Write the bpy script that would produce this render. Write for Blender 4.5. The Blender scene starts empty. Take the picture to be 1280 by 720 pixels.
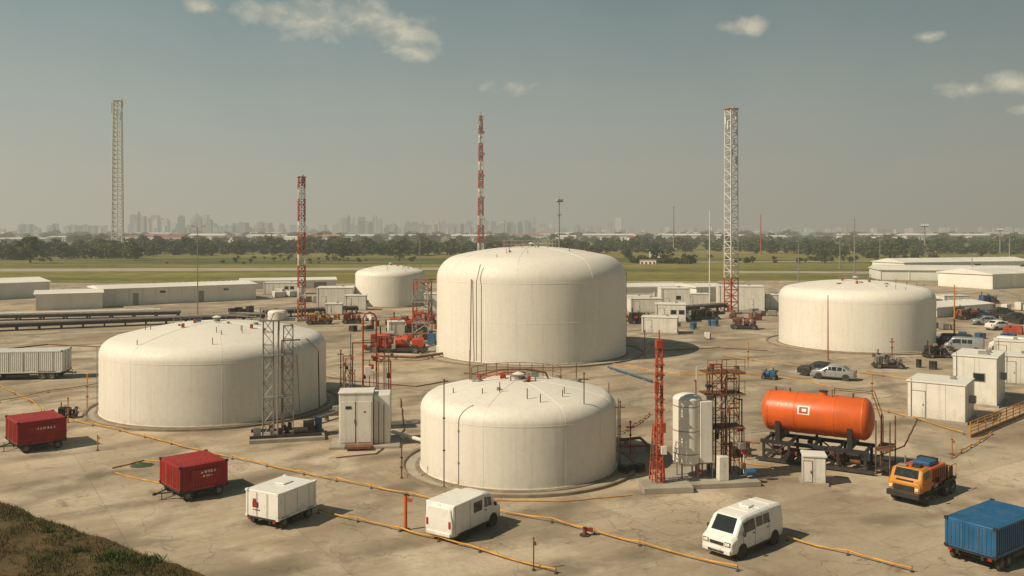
import bpy, math, random
from mathutils import Vector, Matrix
from mathutils import noise as mn
random.seed(11)
F=1100.0; H=15.0; HOR=290.0
def G(px,py):
    Y=F*H/(py-HOR); return ((px-640)/F*Y, Y)
scene=bpy.context.scene
R=random.uniform
# ---------------------------------------------------------------- materials
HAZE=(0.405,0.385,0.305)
class N:
    def __init__(s,nt): s.nt=nt
    def n(s,t,**k):
        nd=s.nt.nodes.new(t)
        for a,b in k.items(): setattr(nd,a,b)
        return nd
    def l(s,a,b): s.nt.links.new(a,b)
    def m(s,op,a,b=None,c=None,clamp=False):
        nd=s.nt.nodes.new('ShaderNodeMath'); nd.operation=op; nd.use_clamp=clamp
        for i,v in enumerate((a,b,c)):
            if v is None: continue
            if isinstance(v,(int,float)): nd.inputs[i].default_value=v
            else: s.l(v,nd.inputs[i])
        return nd.outputs[0]
    def mix(s,fac,a,b,mode='MIX'):
        nd=s.nt.nodes.new('ShaderNodeMix'); nd.data_type='RGBA'; nd.blend_type=mode
        for sock,v in ((nd.inputs[0],fac),(nd.inputs[6],a),(nd.inputs[7],b)):
            if isinstance(v,(int,float)): sock.default_value=v
            elif isinstance(v,tuple): sock.default_value=(v[0],v[1],v[2],1)
            else: s.l(v,sock)
        return nd.outputs[2]
    def noise(s,vec,scale,detail=4,rough=.55,dist=0):
        nd=s.nt.nodes.new('ShaderNodeTexNoise'); nd.inputs['Scale'].default_value=scale
        nd.inputs['Detail'].default_value=detail; nd.inputs['Roughness'].default_value=rough; nd.inputs['Distortion'].default_value=dist
        if vec is not None: s.l(vec,nd.inputs['Vector'])
        return nd.outputs[0]
    def mapv(s,vec,scale=(1,1,1),rot=(0,0,0),loc=(0,0,0)):
        nd=s.nt.nodes.new('ShaderNodeMapping'); nd.inputs['Scale'].default_value=scale
        nd.inputs['Rotation'].default_value=rot; nd.inputs['Location'].default_value=loc
        s.l(vec,nd.inputs['Vector']); return nd.outputs[0]
    def rng(s,v,a,b,c=0.,d=1.):
        nd=s.nt.nodes.new('ShaderNodeMapRange'); nd.clamp=True
        s.l(v,nd.inputs[0])
        for i,x in zip((1,2,3,4),(a,b,c,d)): nd.inputs[i].default_value=x
        return nd.outputs[0]
def newmat(name):
    m=bpy.data.materials.new(name); m.use_nodes=True
    nt=m.node_tree; nt.nodes.clear(); k=N(nt)
    out=k.n('ShaderNodeOutputMaterial'); b=k.n('ShaderNodeBsdfPrincipled')
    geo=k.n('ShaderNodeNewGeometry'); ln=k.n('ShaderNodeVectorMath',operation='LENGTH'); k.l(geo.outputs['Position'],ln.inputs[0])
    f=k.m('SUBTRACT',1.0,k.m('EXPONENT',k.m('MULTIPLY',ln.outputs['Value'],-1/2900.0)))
    e=k.n('ShaderNodeEmission'); e.inputs[0].default_value=(*HAZE,1)  # aerial haze painted into every material as emission, stronger away from the origin
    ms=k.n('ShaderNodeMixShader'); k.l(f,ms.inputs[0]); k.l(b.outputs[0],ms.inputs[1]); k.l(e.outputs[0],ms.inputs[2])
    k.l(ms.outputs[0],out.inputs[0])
    try: m.cycles.emission_sampling='NONE'
    except Exception: pass
    return m,k,b
def mat(name,col,rough=.6,var=.2,scale=1.2,metal=0.,bump=0.,dirt=0.0,streak=0.0,grime=(0.16,0.12,0.075),spec=.4,vz=1.0):
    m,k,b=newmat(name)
    tc=k.n('ShaderNodeTexCoord'); v=tc.outputs['Object']
    n1=k.noise(k.mapv(v,(1,1,vz)),scale,4)
    dark=tuple(c*(1-var) for c in col)
    c=k.mix(k.rng(n1,.35,.68),dark,col)
    n2=k.noise(v,scale*11,3)
    c=k.mix(k.rng(n2,.35,.75,0,.16),c,tuple(x*.6 for x in col))
    if streak>0:
        s1=k.noise(k.mapv(v,(1.6,1.6,.06)),2.3,4,.6)
        c=k.mix(k.rng(s1,.5,.78,0,streak),c,grime)
    if dirt>0:
        sep=k.n('ShaderNodeSeparateXYZ'); k.l(v,sep.inputs[0])
        low=k.rng(sep.outputs[2],0.0,1.3,1.0,0.0)
        nz=k.noise(v,2.3,4,.65)
        f=k.m('MULTIPLY',k.m('POWER',low,1.6),k.rng(nz,.3,.65))
        c=k.mix(k.m('MULTIPLY',f,dirt),c,grime)
        c=k.mix(k.rng(nz,.58,.74,0,dirt*.45),c,grime)
    k.l(c,b.inputs['Base Color'])
    k.l(k.rng(n2,.2,.8,max(0,rough-.12),min(1,rough+.12)),b.inputs['Roughness'])
    b.inputs['Metallic'].default_value=metal
    b.inputs['Specular IOR Level'].default_value=spec
    if bump>0:
        bp=k.n('ShaderNodeBump'); bp.inputs['Strength'].default_value=bump; bp.inputs['Distance'].default_value=.05
        k.l(n2,bp.inputs['Height']); k.l(bp.outputs[0],b.inputs['Normal'])
    return m
TANK=mat('tank_paint',(.76,.715,.62),.55,.06,.25,streak=.22,dirt=.38,bump=.04,grime=(.38,.30,.2))
WHITE=mat('white_paint',(.76,.72,.63),.5,.12,.8,dirt=.5,streak=.3)
VANW=mat('vehicle_white',(.8,.77,.70),.34,.06,1.0,dirt=.6,spec=.5)
SILVER=mat('vehicle_silver',(.42,.43,.42),.3,.1,1.0,metal=.5,dirt=.3)
RED=mat('red_paint',(.35,.016,.012),.5,.3,1.2,dirt=.5,streak=.3)
REDL=mat('red_oxide_steel',(.47,.075,.03),.55,.4,2.0)
ORANGE=mat('orange_paint',(.72,.125,.018),.4,.22,.8,streak=.4,dirt=.3)
YEL=mat('yellow_paint',(.6,.25,.025),.5,.3,1.5,dirt=.55)
YLINE=mat('yellow_rope',(.68,.32,.03),.6,.4,1.4)
BLUE=mat('blue_paint',(.015,.115,.25),.5,.3,1.0,dirt=.55,streak=.35)
DARK=mat('dark_steel',(.03,.028,.025),.6,.3,2,dirt=.3)
GREY=mat('galvanised_steel',(.33,.31,.27),.5,.3,2.0,metal=.3)
RUST=mat('rusty_steel',(.23,.1,.048),.75,.5,2.5)
RUBBER=mat('rubber',(.02,.02,.019),.85,.3,4,dirt=.8)
HUB=mat('hub_metal',(.24,.23,.21),.45,.3,4,metal=.5)
GLASS=mat('dark_glass',(.018,.022,.024),.08,.2,.5,spec=.8)
LAMP=mat('lamp_lens',(.7,.66,.55),.15,.1,3,spec=.8)
TAIL=mat('tail_lens',(.4,.02,.015),.2,.1,3)
CONC=mat('pad_concrete',(.38,.335,.26),.85,.3,.7,bump=.3)
CONCD=mat('bund_concrete',(.27,.21,.14),.85,.35,1.2,bump=.3)
ROOFW=mat('warehouse_roof',(.8,.77,.68),.6,.2,.12,streak=.15)
WALLG=mat('warehouse_wall',(.45,.42,.36),.7,.3,.3,dirt=.5)
BROWNW=mat('brown_wall',(.25,.17,.1),.8,.3,.3)
MASTW=mat('mast_white',(.7,.67,.6),.5,.2,1)
TRUNK=mat('bark',(.07,.05,.035),.9,.4,3)
CREAM=mat('shed_wall_cream',(.8,.77,.68),.6,.12,.2,dirt=.3)
def ground_mat():
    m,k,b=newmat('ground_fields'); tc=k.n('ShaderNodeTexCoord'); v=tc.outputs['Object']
    a=k.noise(k.mapv(v,(.0022,.012,1)),1,5,.6,.3)
    c=k.mix(k.rng(a,.40,.60),(.085,.105,.024),(.27,.235,.065))
    a2=k.noise(k.mapv(v,(.012,.04,1),loc=(3,9,0)),1,5,.6)
    c=k.mix(k.rng(a2,.5,.64,0,.8),c,(.24,.165,.075))
    a3=k.noise(k.mapv(v,(.12,.3,1)),1,5,.65)
    c=k.mix(k.rng(a3,.46,.66,0,.75),c,(.045,.058,.016))
    sep=k.n('ShaderNodeSeparateXYZ'); k.l(v,sep.inputs[0])
    near=k.rng(sep.outputs[1],75,120,1,0)
    d=k.noise(v,.55,6,.7); d2=k.noise(v,6,5,.7)
    soil=k.mix(k.rng(d,.38,.62),(.06,.045,.02),(.15,.1,.05))
    soil=k.mix(k.rng(d2,.4,.7,0,.6),soil,(.035,.035,.014))
    c=k.mix(near,c,soil)
    k.l(c,b.inputs['Base Color']); b.inputs['Roughness'].default_value=.95; b.inputs['Specular IOR Level'].default_value=.1
    bp=k.n('ShaderNodeBump'); bp.inputs['Strength'].default_value=.6; bp.inputs['Distance'].default_value=.15
    k.l(d2,bp.inputs['Height']); k.l(bp.outputs[0],b.inputs['Normal'])
    return m
def yard_mat():
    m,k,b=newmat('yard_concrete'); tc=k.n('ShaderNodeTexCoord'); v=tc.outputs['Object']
    vr=k.mapv(v,(1,1,1),(0,0,math.radians(-33)))
    a=k.noise(v,.055,6,.62,.6)
    c=k.mix(k.rng(a,.38,.62),(.30,.243,.168),(.50,.42,.302))
    a2=k.noise(k.mapv(vr,(.03,.22,1)),1,5,.65,.8)
    c=k.mix(k.rng(a2,.46,.66,0,.65),c,(.24,.19,.13))
    br=k.n('ShaderNodeTexBrick'); k.l(vr,br.inputs['Vector'])
    br.offset=.0; br.inputs['Scale'].default_value=1; br.inputs['Brick Width'].default_value=7.5; br.inputs['Row Height'].default_value=6.0
    br.inputs['Mortar Size'].default_value=.03; br.inputs['Mortar Smooth'].default_value=.3
    br.inputs['Color1'].default_value=(.84,.83,.81,1); br.inputs['Color2'].default_value=(1.1,1.08,1.05,1); br.inputs['Mortar'].default_value=(.62,.6,.56,1)
    c=k.mix(.75,c,br.outputs['Color'],'MULTIPLY')
    for (rot,sc_,lo,am,seed) in((62,.045,.78,.7,0),(20,.03,.84,.6,30)):
        wv=k.n('ShaderNodeTexWave'); k.l(k.mapv(v,(1,1,1),(0,0,math.radians(rot)),(seed,0,0)),wv.inputs['Vector']); wv.inputs['Scale'].default_value=sc_
        wv.inputs['Distortion'].default_value=9; wv.inputs['Detail'].default_value=2; wv.inputs['Detail Scale'].default_value=.35
        tr=k.m('MULTIPLY',k.rng(wv.outputs['Fac'],lo,.98),k.rng(k.noise(v,.3,4),.36,.58))
        c=k.mix(k.m('MULTIPLY',tr,am),c,(.165,.13,.09))
    st=k.noise(v,.42,6,.72,.5); c=k.mix(k.rng(st,.56,.68,0,.62),c,(.15,.115,.078))
    lt=k.noise(k.mapv(v,loc=(40,13,0)),.18,5,.6); c=k.mix(k.rng(lt,.53,.67,0,.62),c,(.58,.495,.365))
    rd=k.noise(k.mapv(v,loc=(10,73,0)),.09,5,.65,.4); c=k.mix(k.rng(rd,.53,.66,0,.45),c,(.37,.255,.155))
    fine=k.noise(v,4,5,.72); c=k.mix(k.rng(fine,.42,.75,0,.34),c,(.19,.15,.105))
    vo=k.n('ShaderNodeTexVoronoi',feature='DISTANCE_TO_EDGE'); vo.inputs['Scale'].default_value=.14
    wp=k.n('ShaderNodeVectorMath',operation='ADD'); k.l(v,wp.inputs[0])
    nn=k.n('ShaderNodeTexNoise'); nn.inputs['Scale'].default_value=.5; nn.inputs['Detail'].default_value=4; k.l(v,nn.inputs['Vector'])
    sc=k.n('ShaderNodeVectorMath',operation='SCALE'); k.l(nn.outputs['Color'],sc.inputs[0]); sc.inputs['Scale'].default_value=3.5; k.l(sc.outputs[0],wp.inputs[1])
    k.l(wp.outputs[0],vo.inputs['Vector'])
    c=k.mix(k.rng(vo.outputs['Distance'],0,.007,.55,0),c,(.1,.08,.055))
    k.l(c,b.inputs['Base Color']); k.l(k.rng(a,.3,.7,.72,.95),b.inputs['Roughness']); b.inputs['Specular IOR Level'].default_value=.25
    bp=k.n('ShaderNodeBump'); bp.inputs['Strength'].default_value=.4; bp.inputs['Distance'].default_value=.03
    k.l(fine,bp.inputs['Height']); k.l(bp.outputs[0],b.inputs['Normal'])
    return m
def leafmat(name,c1,c2):
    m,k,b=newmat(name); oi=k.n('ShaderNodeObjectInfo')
    c=k.mix(oi.outputs['Random'],c1,c2)
    k.l(c,b.inputs['Base Color']); b.inputs['Roughness'].default_value=.8; b.inputs['Specular IOR Level'].default_value=.15
    return m
LEAF1=leafmat('foliage_dark',(.024,.042,.008),(.055,.06,.016))
LEAF2=leafmat('foliage_light',(.06,.09,.018),(.12,.115,.03))
GRASSG=leafmat('grass_green',(.06,.1,.02),(.09,.12,.03))
GRASSD=leafmat('grass_dry',(.13,.09,.035),(.18,.12,.055))
GRASSO=leafmat('grass_olive',(.07,.085,.025),(.1,.1,.03))
# ---------------------------------------------------------------- builder
class A:
    def __init__(s,name,loc=(0,0,0),yaw=0.):
        s.name=name; s.loc=loc if len(loc)==3 else (loc[0],loc[1],YZ); s.yaw=math.radians(yaw); s.p={}
    def add(s,part,m,vs,fs,bev=0.):
        key=(part,m.name); 
        if key not in s.p: s.p[key]=[[],[],m,0.]
        q=s.p[key]; o=len(q[0]); q[0].extend([tuple(v) for v in vs]); q[1].extend([tuple(i+o for i in f) for f in fs]); q[3]=max(q[3],bev)
    def box(s,part,m,c,d,yaw=0.,bev=0.,tilt=0.):
        x,y,z=d[0]/2,d[1]/2,d[2]/2
        M=Matrix.Translation(c)@Matrix.Rotation(math.radians(yaw),4,'Z')@Matrix.Rotation(math.radians(tilt),4,'Y')
        vs=[M@Vector(v) for v in((-x,-y,-z),(x,-y,-z),(x,y,-z),(-x,y,-z),(-x,-y,z),(x,-y,z),(x,y,z),(-x,y,z))]
        s.add(part,m,vs,[(0,3,2,1),(4,5,6,7),(0,1,5,4),(1,2,6,5),(2,3,7,6),(3,0,4,7)],bev)
    def cyl(s,part,m,a,b,r,r2=None,n=12,cap=True):
        a=Vector(a);b=Vector(b); r2=r if r2 is None else r2
        q=(b-a).to_track_quat('Z','Y'); vs=[]
        for p,rr in((a,r),(b,r2)):
            for i in range(n):
                t=2*math.pi*i/n; vs.append(p+q@Vector((math.cos(t)*rr,math.sin(t)*rr,0)))
        fs=[(i,(i+1)%n,n+(i+1)%n,n+i) for i in range(n)]
        if cap: fs+= [tuple(range(n-1,-1,-1)),tuple(range(n,2*n))]
        s.add(part,m,vs,fs)
    def pipe(s,part,m,pts,r,n=8):
        for a,b in zip(pts[:-1],pts[1:]): s.cyl(part,m,a,b,r,n=n)
        for p in pts[1:-1]:
            s.rev(part,m,[(r*1.02*math.cos(t),r*1.02*math.sin(t)) for t in [math.radians(x) for x in(-90,-45,0,45,90)]],n=n,base=p)
    def rev(s,part,m,prof,n=32,base=(0,0,0),axis='Z'):
        vs=[];fs=[]
        Mx={'Z':Matrix.Identity(3),'X':Matrix.Rotation(math.pi/2,3,'Y'),'Y':Matrix.Rotation(-math.pi/2,3,'X')}[axis]
        B=Vector(base)
        for r,z in prof:
            for i in range(n):
                t=2*math.pi*i/n; vs.append(B+Mx@Vector((max(r,1e-4)*math.cos(t),max(r,1e-4)*math.sin(t),z)))
        for j in range(len(prof)-1):
            for i in range(n):
                k2=(i+1)%n; fs.append((j*n+i,j*n+k2,(j+1)*n+k2,(j+1)*n+i))
        s.add(part,m,vs,fs)
    def loft(s,part,m,rings,bev=0.):
        n=len(rings[0]);vs=[p for r in rings for p in r];fs=[]
        for j in range(len(rings)-1):
            for i in range(n):
                k2=(i+1)%n; fs.append((j*n+i,(j+1)*n+i,(j+1)*n+k2,j*n+k2))
        fs.append(tuple(range(n))); fs.append(tuple((len(rings)-1)*n+i for i in range(n-1,-1,-1)))
        s.add(part,m,vs,fs,bev)
    def patch(s,part,m,q,u=(0,1),v=(0,1),off=.012):
        p=[Vector(x) for x in q]
        def at(a,b): return (p[0]*(1-a)+p[1]*a)*(1-b)+(p[3]*(1-a)+p[2]*a)*b
        c=[at(u[0],v[0]),at(u[1],v[0]),at(u[1],v[1]),at(u[0],v[1])]
        nn=(c[1]-c[0]).cross(c[3]-c[0]).normalized()
        ctr=sum(c,Vector())/4
        if nn.dot(ctr-Vector((0,0,.8)))<0: nn=-nn
        o=[x+nn*off for x in c]; i_=[x-nn*.02 for x in c]
        s.add(part,m,o+i_,[(0,1,2,3),(4,7,6,5),(0,4,5,1),(1,5,6,2),(2,6,7,3),(3,7,4,0)])
    def done(s,scale=None):
        single=len(s.p)==1
        root=None
        if not single:
            root=bpy.data.objects.new(s.name,None); root.empty_display_size=.5
            scene.collection.objects.link(root); root.location=s.loc; root.rotation_euler=(0,0,s.yaw)
            if scale: root.scale=scale
        for (part,_),(vs,fs,m,bev) in s.p.items():
            nm=s.name if single else part
            me=bpy.data.meshes.new(nm); me.from_pydata(vs,[],fs); me.materials.append(m); me.update()
            me.shade_smooth(); me.set_sharp_from_angle(angle=math.radians(35))
            o=bpy.data.objects.new(nm,me); scene.collection.objects.link(o)
            if single: o.location=s.loc; o.rotation_euler=(0,0,s.yaw); root=o
            else: o.parent=root
            if bev>0:
                b=o.modifiers.new('bevel','BEVEL'); b.width=bev; b.segments=2; b.limit_method='ANGLE'; b.angle_limit=math.radians(35)
        return root
YZ=0.10
def flat(name,m,pts,z):
    a=A(name,(0,0,0)); a.add(name,m,[(x,y,z) for x,y in pts],[tuple(range(len(pts)))]); return a.done()
# ---------------------------------------------------------------- ground
S=14000
flat('ground',ground_mat(),[(-S,-500),(S,-500),(S,S),(-S,S)],0)
e0=G(0,628); e1=G(258,720); dx,dy=e1[0]-e0[0],e1[1]-e0[1]
edge=[]; t=1.9
while t>-13:
    wob=.4*mn.noise(Vector((t*6,0,0)))+.25*mn.noise(Vector((t*21,4,0)))
    edge.append((e0[0]+dx*t,e0[1]+dy*t+wob)); t-=.03 if t>-1.5 else .35
edge=edge[::-1]
edge=edge+[(80,12),(330,20)]
a=A('concrete_yard',(0,0,0)); vs=[];fs=[]
for x,y in edge: vs+=[(x,y,YZ),(x,262+8*math.sin(x*.02),YZ),(x,y,-.05)]
for i in range(len(edge)-1): fs+=[(3*i,3*i+3,3*i+4,3*i+1),(3*i+2,3*i+5,3*i+3,3*i)]
a.add('concrete_yard',yard_mat(),vs,fs); a.done()
PALE=mat('pale_track',(.42,.36,.26),.95,.25,.1)
def strip(name,m,a,b,w,z):
    d=Vector((b[0]-a[0],b[1]-a[1])).normalized(); p=Vector((-d.y,d.x))*w/2
    flat(name,m,[(a[0]-p.x,a[1]-p.y),(b[0]-p.x,b[1]-p.y),(b[0]+p.x,b[1]+p.y),(a[0]+p.x,a[1]+p.y)],z)
strip('perimeter_road',PALE,(-420,330),(-20,360),26,.03)
strip('service_road',PALE,(60,430),(700,560),10,.034)
strip('field_track',PALE,(80,330),(420,300),14,.038)
# ---------------------------------------------------------------- tanks
def tank(px,py,Rr,hs,ha,ringR,name='storage_tank',seams=8,rot=0,band=None,rfk=.12):
    x,y=G(px,py); a=A(name,(x,y,YZ),rot)
    rf=rfk*Rr; D=ha-hs-.9*rf
    def zr(r):
        q=max(0,(r-(Rr-rf))/rf); return hs+.9*rf*math.sqrt(max(0,1-q*q))+D*(1-(r/Rr)**2)
    prof=[(Rr+.06,0),(Rr+.06,.12),(Rr,.121),(Rr,hs*.5),(Rr,hs)]
    for i in range(1,11): 
        t=math.pi/2*i/10; r=Rr-rf+rf*math.cos(t); prof.append((r,zr(r)))
    for i in range(1,20): r=(Rr-rf)*(1-i/19); prof.append((r,zr(r)))
    a.rev('shell',TANK,prof,n=128)
    for i in range(seams):
        t=2*math.pi*(i+.35)/seams; c,s_=math.cos(t),math.sin(t)
        pts=[]
        for j in range(19):
            r=Rr*(.999-.94*(j/18)**1.5); pts.append((c*r,s_*r,zr(r)+.003))
        a.pipe('roof_seam',TANK,pts,.012*Rr/9+.006,n=6)
        a.cyl('wall_seam',TANK,(c*Rr,s_*Rr,0.1),(c*Rr,s_*Rr,hs),.008,n=6)
    a.rev('weld_band',TANK,[(Rr-.02,hs*.97),(Rr+.01,hs*.975),(Rr+.01,hs*.985),(Rr-.02,hs*.99)],n=128)
    if band:
        a.rev('weld_band',TANK,[(Rr-.02,band),(Rr+.012,band+.02),(Rr+.012,band+.07),(Rr-.02,band+.09)],n=128)
    a.rev('bund_slab',CONC,[(0,.02),(ringR,.02),(ringR,-.1)],n=96)
    a.rev('bund_kerb',CONCD,[(ringR-.22,.0),(ringR-.2,.15),(ringR+.02,.16),(ringR+.05,-.08)],n=96)
    a.rev('foot_ring',CONCD,[(Rr+.01,.1),(Rr+.32,.085),(Rr+.36,.0)],n=96)
    a.cyl('vent',GREY,(0,0,ha-.1),(0,0,ha+.35),.28,n=16); a.cyl('vent_cap',TANK,(0,0,ha+.35),(0,0,ha+.48),.42,.1,n=16)
    for i in range(7):
        t=R(0,6.28); r=Rr*R(.1,.7); z=zr(r); a.cyl('manhole',GREY,(r*math.cos(t),r*math.sin(t),z-.1),(r*math.cos(t),r*math.sin(t),z+.16),R(.1,.3),n=12)
    for i in range(8):
        t=R(3.4,6.1); r=Rr*R(.5,.93); z=zr(r); a.cyl('lifting_post',RUST,(r*math.cos(t),r*math.sin(t),z-.1),(r*math.cos(t),r*math.sin(t),z+R(.3,.7)),.03,n=6)
    for i in range(3): 
        t=R(0,6.28); r=Rr*R(.15,.5); a.box('relief_valve',REDL,(r*math.cos(t),r*math.sin(t),zr(r)+.15),(.22,.22,.4),bev=.02)
    t=math.radians(200 if px<640 else -20)
    c,s_=math.cos(t),math.sin(t); tx,ty=-s_,c
    for sgn in(-.25,.25):
        bx,by=c*(Rr+.12)+tx*sgn,s_*(Rr+.12)+ty*sgn; a.cyl('ladder',GREY,(bx,by,0),(bx,by,hs+.6),.03,n=6)
    z=.3
    while z<hs+.5:
        a.cyl('ladder',GREY,(c*(Rr+.12)-tx*.25,s_*(Rr+.12)-ty*.25,z),(c*(Rr+.12)+tx*.25,s_*(Rr+.12)+ty*.25,z),.018,n=5); z+=.33
    return a,zr
def roofrail(a,zr,Rr,rk,t0,t1,n,h,m,r=.028):
    P=[]
    for i in range(n+1):
        t=math.radians(t0+(t1-t0)*i/n); q=Rr*rk; p=(q*math.cos(t),q*math.sin(t),zr(q)); P.append(p)
        a.cyl('roof_rail_post',m,(p[0],p[1],p[2]-.1),(p[0],p[1],p[2]+h),r,n=5)
    for k in(.5,1.0): a.pipe('roof_rail',m,[(p[0],p[1],p[2]+h*k) for p in P],r*.8,n=5)
a,z1=tank(648,580.5,6.28,3.75,5.4,7.55,rot=10)
for (rx,ry,h) in((-2.9,2.0,2.0),(4.2,1.4,1.2)):
    r=math.hypot(rx,ry); a.cyl('roof_post',RUST,(rx,ry,z1(r)-.1),(rx,ry,z1(r)+h),.035,n=6)
roofrail(a,z1,6.28,.52,20,150,9,.85,RUST); 
a.pipe('roof_pipe',RUST,[(-2.6,.4,4.8),(-2.4,.4,5.7),(-1.2,.2,6.0),(.5,.1,6.0),(1.9,.5,5.7),(2.3,.6,4.9)],.055)
a.pipe('roof_pipe',GREY,[(-.6,-.5,5.2),(-.6,-.5,5.7),(1,-.6,5.7),(1,-.6,5.2)],.05)
a.pipe('roof_pipe',RUST,[(2.3,.6,5.2),(4.4,1.2,4.9),(5.6,1.6,4.4),(6.2,1.8,3.4),(6.3,1.85,.3)],.05)
a.pipe('roof_pipe',REDL,[(-3.0,2.0,5.0),(-.9,.7,5.75),(.2,.6,5.75)],.05)
a.box('roof_box',RUST,(.2,.6,5.6),(.7,.4,.35)); a.box('roof_box',REDL,(-.9,.7,5.5),(.35,.35,.3)); a.box('roof_box',GREY,(1.3,1.2,5.5),(.5,.4,.3))
a.done()
a,z2=tank(664,440,11.75,9.3,13.1,13.9,rot=20,seams=8,band=4.6,rfk=.2)
a.pipe('down_pipe',RUST,[(-9.9,-6.6,9.5),(-10,-6.7,4),(-10.1,-6.8,.3)],.06)
a.pipe('down_pipe',GREY,[(-9.0,-7.2,11.2),(-9.6,-7.6,9.3),(-9.6,-7.6,.3)],.05)
roofrail(a,z2,11.75,.3,0,360,14,.9,GREY,.035); a.done()
a,z3=tank(271,507,9.25,4.9,7.2,10.4,rot=5,rfk=.11)
roofrail(a,z3,9.25,.42,30,170,9,.65,GREY,.026)
a.pipe('roof_pipe',RUST,[(2.5,-1.0,7.0),(6,-2.0,6.35),(8.2,-3.2,5.9),(9.1,-3.6,5.0),(9.2,-3.7,.3)],.05)
a.pipe('roof_pipe',GREY,[(0,-1.0,7.3),(5,-4.0,6.4),(7.6,-5.4,5.6),(7.9,-5.6,.3)],.04)
a.box('roof_box',BLUE,(-1.5,0,7.25),(.3,.3,.3)); a.box('roof_box',REDL,(-4.6,-1.5,6.6),(.35,.3,.3)); a.done()
a,zz_=tank(1069,430,9.8,6.2,8.5,11.5,rot=30,rfk=.13); roofrail(a,zz_,9.8,.2,0,360,8,.8,GREY,.03); a.done()
a,_=tank(488,381,7.2,6.0,8.1,8.4,rot=0); a.done()
# ---------------------------------------------------------------- lattice masts
def lattice(a,x,y,z0,h,w0,w1,nsec,mats,leg,br,part='mast',band=3):
    def W(z): return (w0+(w1-w0)*(z-z0)/h)/2
    for i in range(nsec):
        za=z0+h*i/nsec; zb=z0+h*(i+1)/nsec; m=mats[(i//band)%len(mats)]; A_,B_=W(za),W(zb)
        ca=[(x+sx*A_,y+sy*A_,za) for sx,sy in((-1,-1),(1,-1),(1,1),(-1,1))]
        cb=[(x+sx*B_,y+sy*B_,zb) for sx,sy in((-1,-1),(1,-1),(1,1),(-1,1))]
        for j in range(4):
            j2=(j+1)%4
            a.cyl(part+'_leg',m,ca[j],cb[j],leg,n=6,cap=False)
            if (i+j)%2: a.cyl(part+'_brace',m,ca[j],cb[j2],br,n=4,cap=False)
            else: a.cyl(part+'_brace',m,ca[j2],cb[j],br,n=4,cap=False)
            a.cyl(part+'_brace',m,cb[j],cb[j2],br,n=4,cap=False)
def mast(px,py,ytop,wpx,wtop,nsec,mats,name='lattice_mast',leg=.09,br=.05,band=3,top=True):
    x,y=G(px,py); h=(py-ytop)*y/F; w=wpx*y/F
    a=A(name,(x,y,YZ if y<240 else 0),R(10,30)); 
    lattice(a,0,0,0,h,w,w*wtop,nsec,mats,leg,br,band=band)
    a.box('footing',CONC,(0,0,.15),(w*1.6,w*1.6,.5))
    a.box('top_platform',mats[0],(0,0,h),(w*1.15*wtop+.2,w*1.15*wtop+.2,.12))
    a.pipe('cable_run',GREY,[(0,0,.3),(0,0,h)],leg*.6,n=5)
    if top:
        for i in range(4):
            t=R(0,6); a.box('antenna',MASTW,(math.cos(t)*w*.55,math.sin(t)*w*.55,h-R(0,.09)*h),(w*.2,w*.16,w*.8))
    return a
mast(147,317,126,12,.75,34,[MASTW,MASTW],leg=.38,br=.19).done()
a=mast(377,402,222,8.5,.85,26,[REDL,REDL,MASTW],leg=.075,br=.045,band=2); a.done()
a=mast(601,338,145,6.5,.5,34,[REDL,REDL,MASTW],leg=.17,br=.1,band=2); 
for i in range(5): a.box('antenna',MASTW,(0,0,20+i*8.5),(3.0,.5,1.0))
a.cyl('whip',GREY,(0,0,58),(0,0,62),.12,n=5); a.done()
a=mast(914,393,137,12,.9,34,[REDL,MASTW,MASTW,MASTW,MASTW,MASTW],leg=.11,br=.06,band=6); 
for i in range(6): a.box('antenna',MASTW,(R(-.8,.8),-.8,33-i*R(1,2.2)),(.3,.25,1.1))
a.done()
def pole(px,py,ytop,r=.1,m=GREY,head=None,name='utility_pole'):
    x,y=G(px,py); h=(py-ytop)*y/F; a=A(name,(x,y,YZ if y<240 else 0),R(-30,30))
    a.cyl('shaft',m,(0,0,0),(0,0,h),r*1.3,r*.7,n=8); a.box('base_plate',CONC,(0,0,.1),(r*6,r*6,.25))
    if head=='lamp':
        for sx in(-1,1): 
            a.cyl('arm',m,(0,0,h-.1),(sx*.8,0,h+.1),r*.4,n=6); a.box('lamp_head',GREY,(sx*1.0,0,h+.1),(.7,.3,.14),bev=.03)
    elif head=='flood':
        a.box('gantry',m,(0,0,h),(r*10,r*4,r*1.5)); 
        for i in range(4): a.box('floodlight',MASTW,((-1.5+i)*r*2.6,-r*2,h+r*2),(r*2,r*2,r*3))
        a.box('gantry',m,(0,0,h*.8),(r*6,r*3,r*1)); a.cyl('whip',m,(0,0,h),(0,0,h+r*8),r*.3,n=5)
    elif head=='bar':
        a.box('crossarm',m,(0,0,h-.6),(1.8,.12,.14)); 
        for sx in(-.8,-.3,.3,.8): a.cyl('insulator',MASTW,(sx,0,h-.53),(sx,0,h-.3),.05,n=6)
    a.done()
pole(699,335,252,.3,GREY,'flood','floodlight_mast')
pole(247,398,284,.09,GREY,'lamp','street_lamp')
pole(887,388,264,.11,MASTW,None)
pole(1068,345,272,.2,GREY,'bar'); pole(998,352,300,.14,GREY,'bar'); pole(951,318,268,.35,REDL,None); pole(842,320,258,.35,GREY,'bar')
pole(1156,316,283,.5,GREY,'flood','floodlight_mast'); pole(1100,340,298,.16,GREY,'bar'); pole(1035,452,370,.07,REDL,None); pole(1193,432,357,.1,YEL,None)
pole(525,350,300,.12,GREY,None); pole(1215,350,318,.15,GREY,'lamp','street_lamp'); pole(1050,335,290,.2,GREY,'lamp','street_lamp')
pole(1250,316,288,.4,GREY,'flood','floodlight_mast'); pole(1262,330,296,.3,GREY,'bar')
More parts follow.
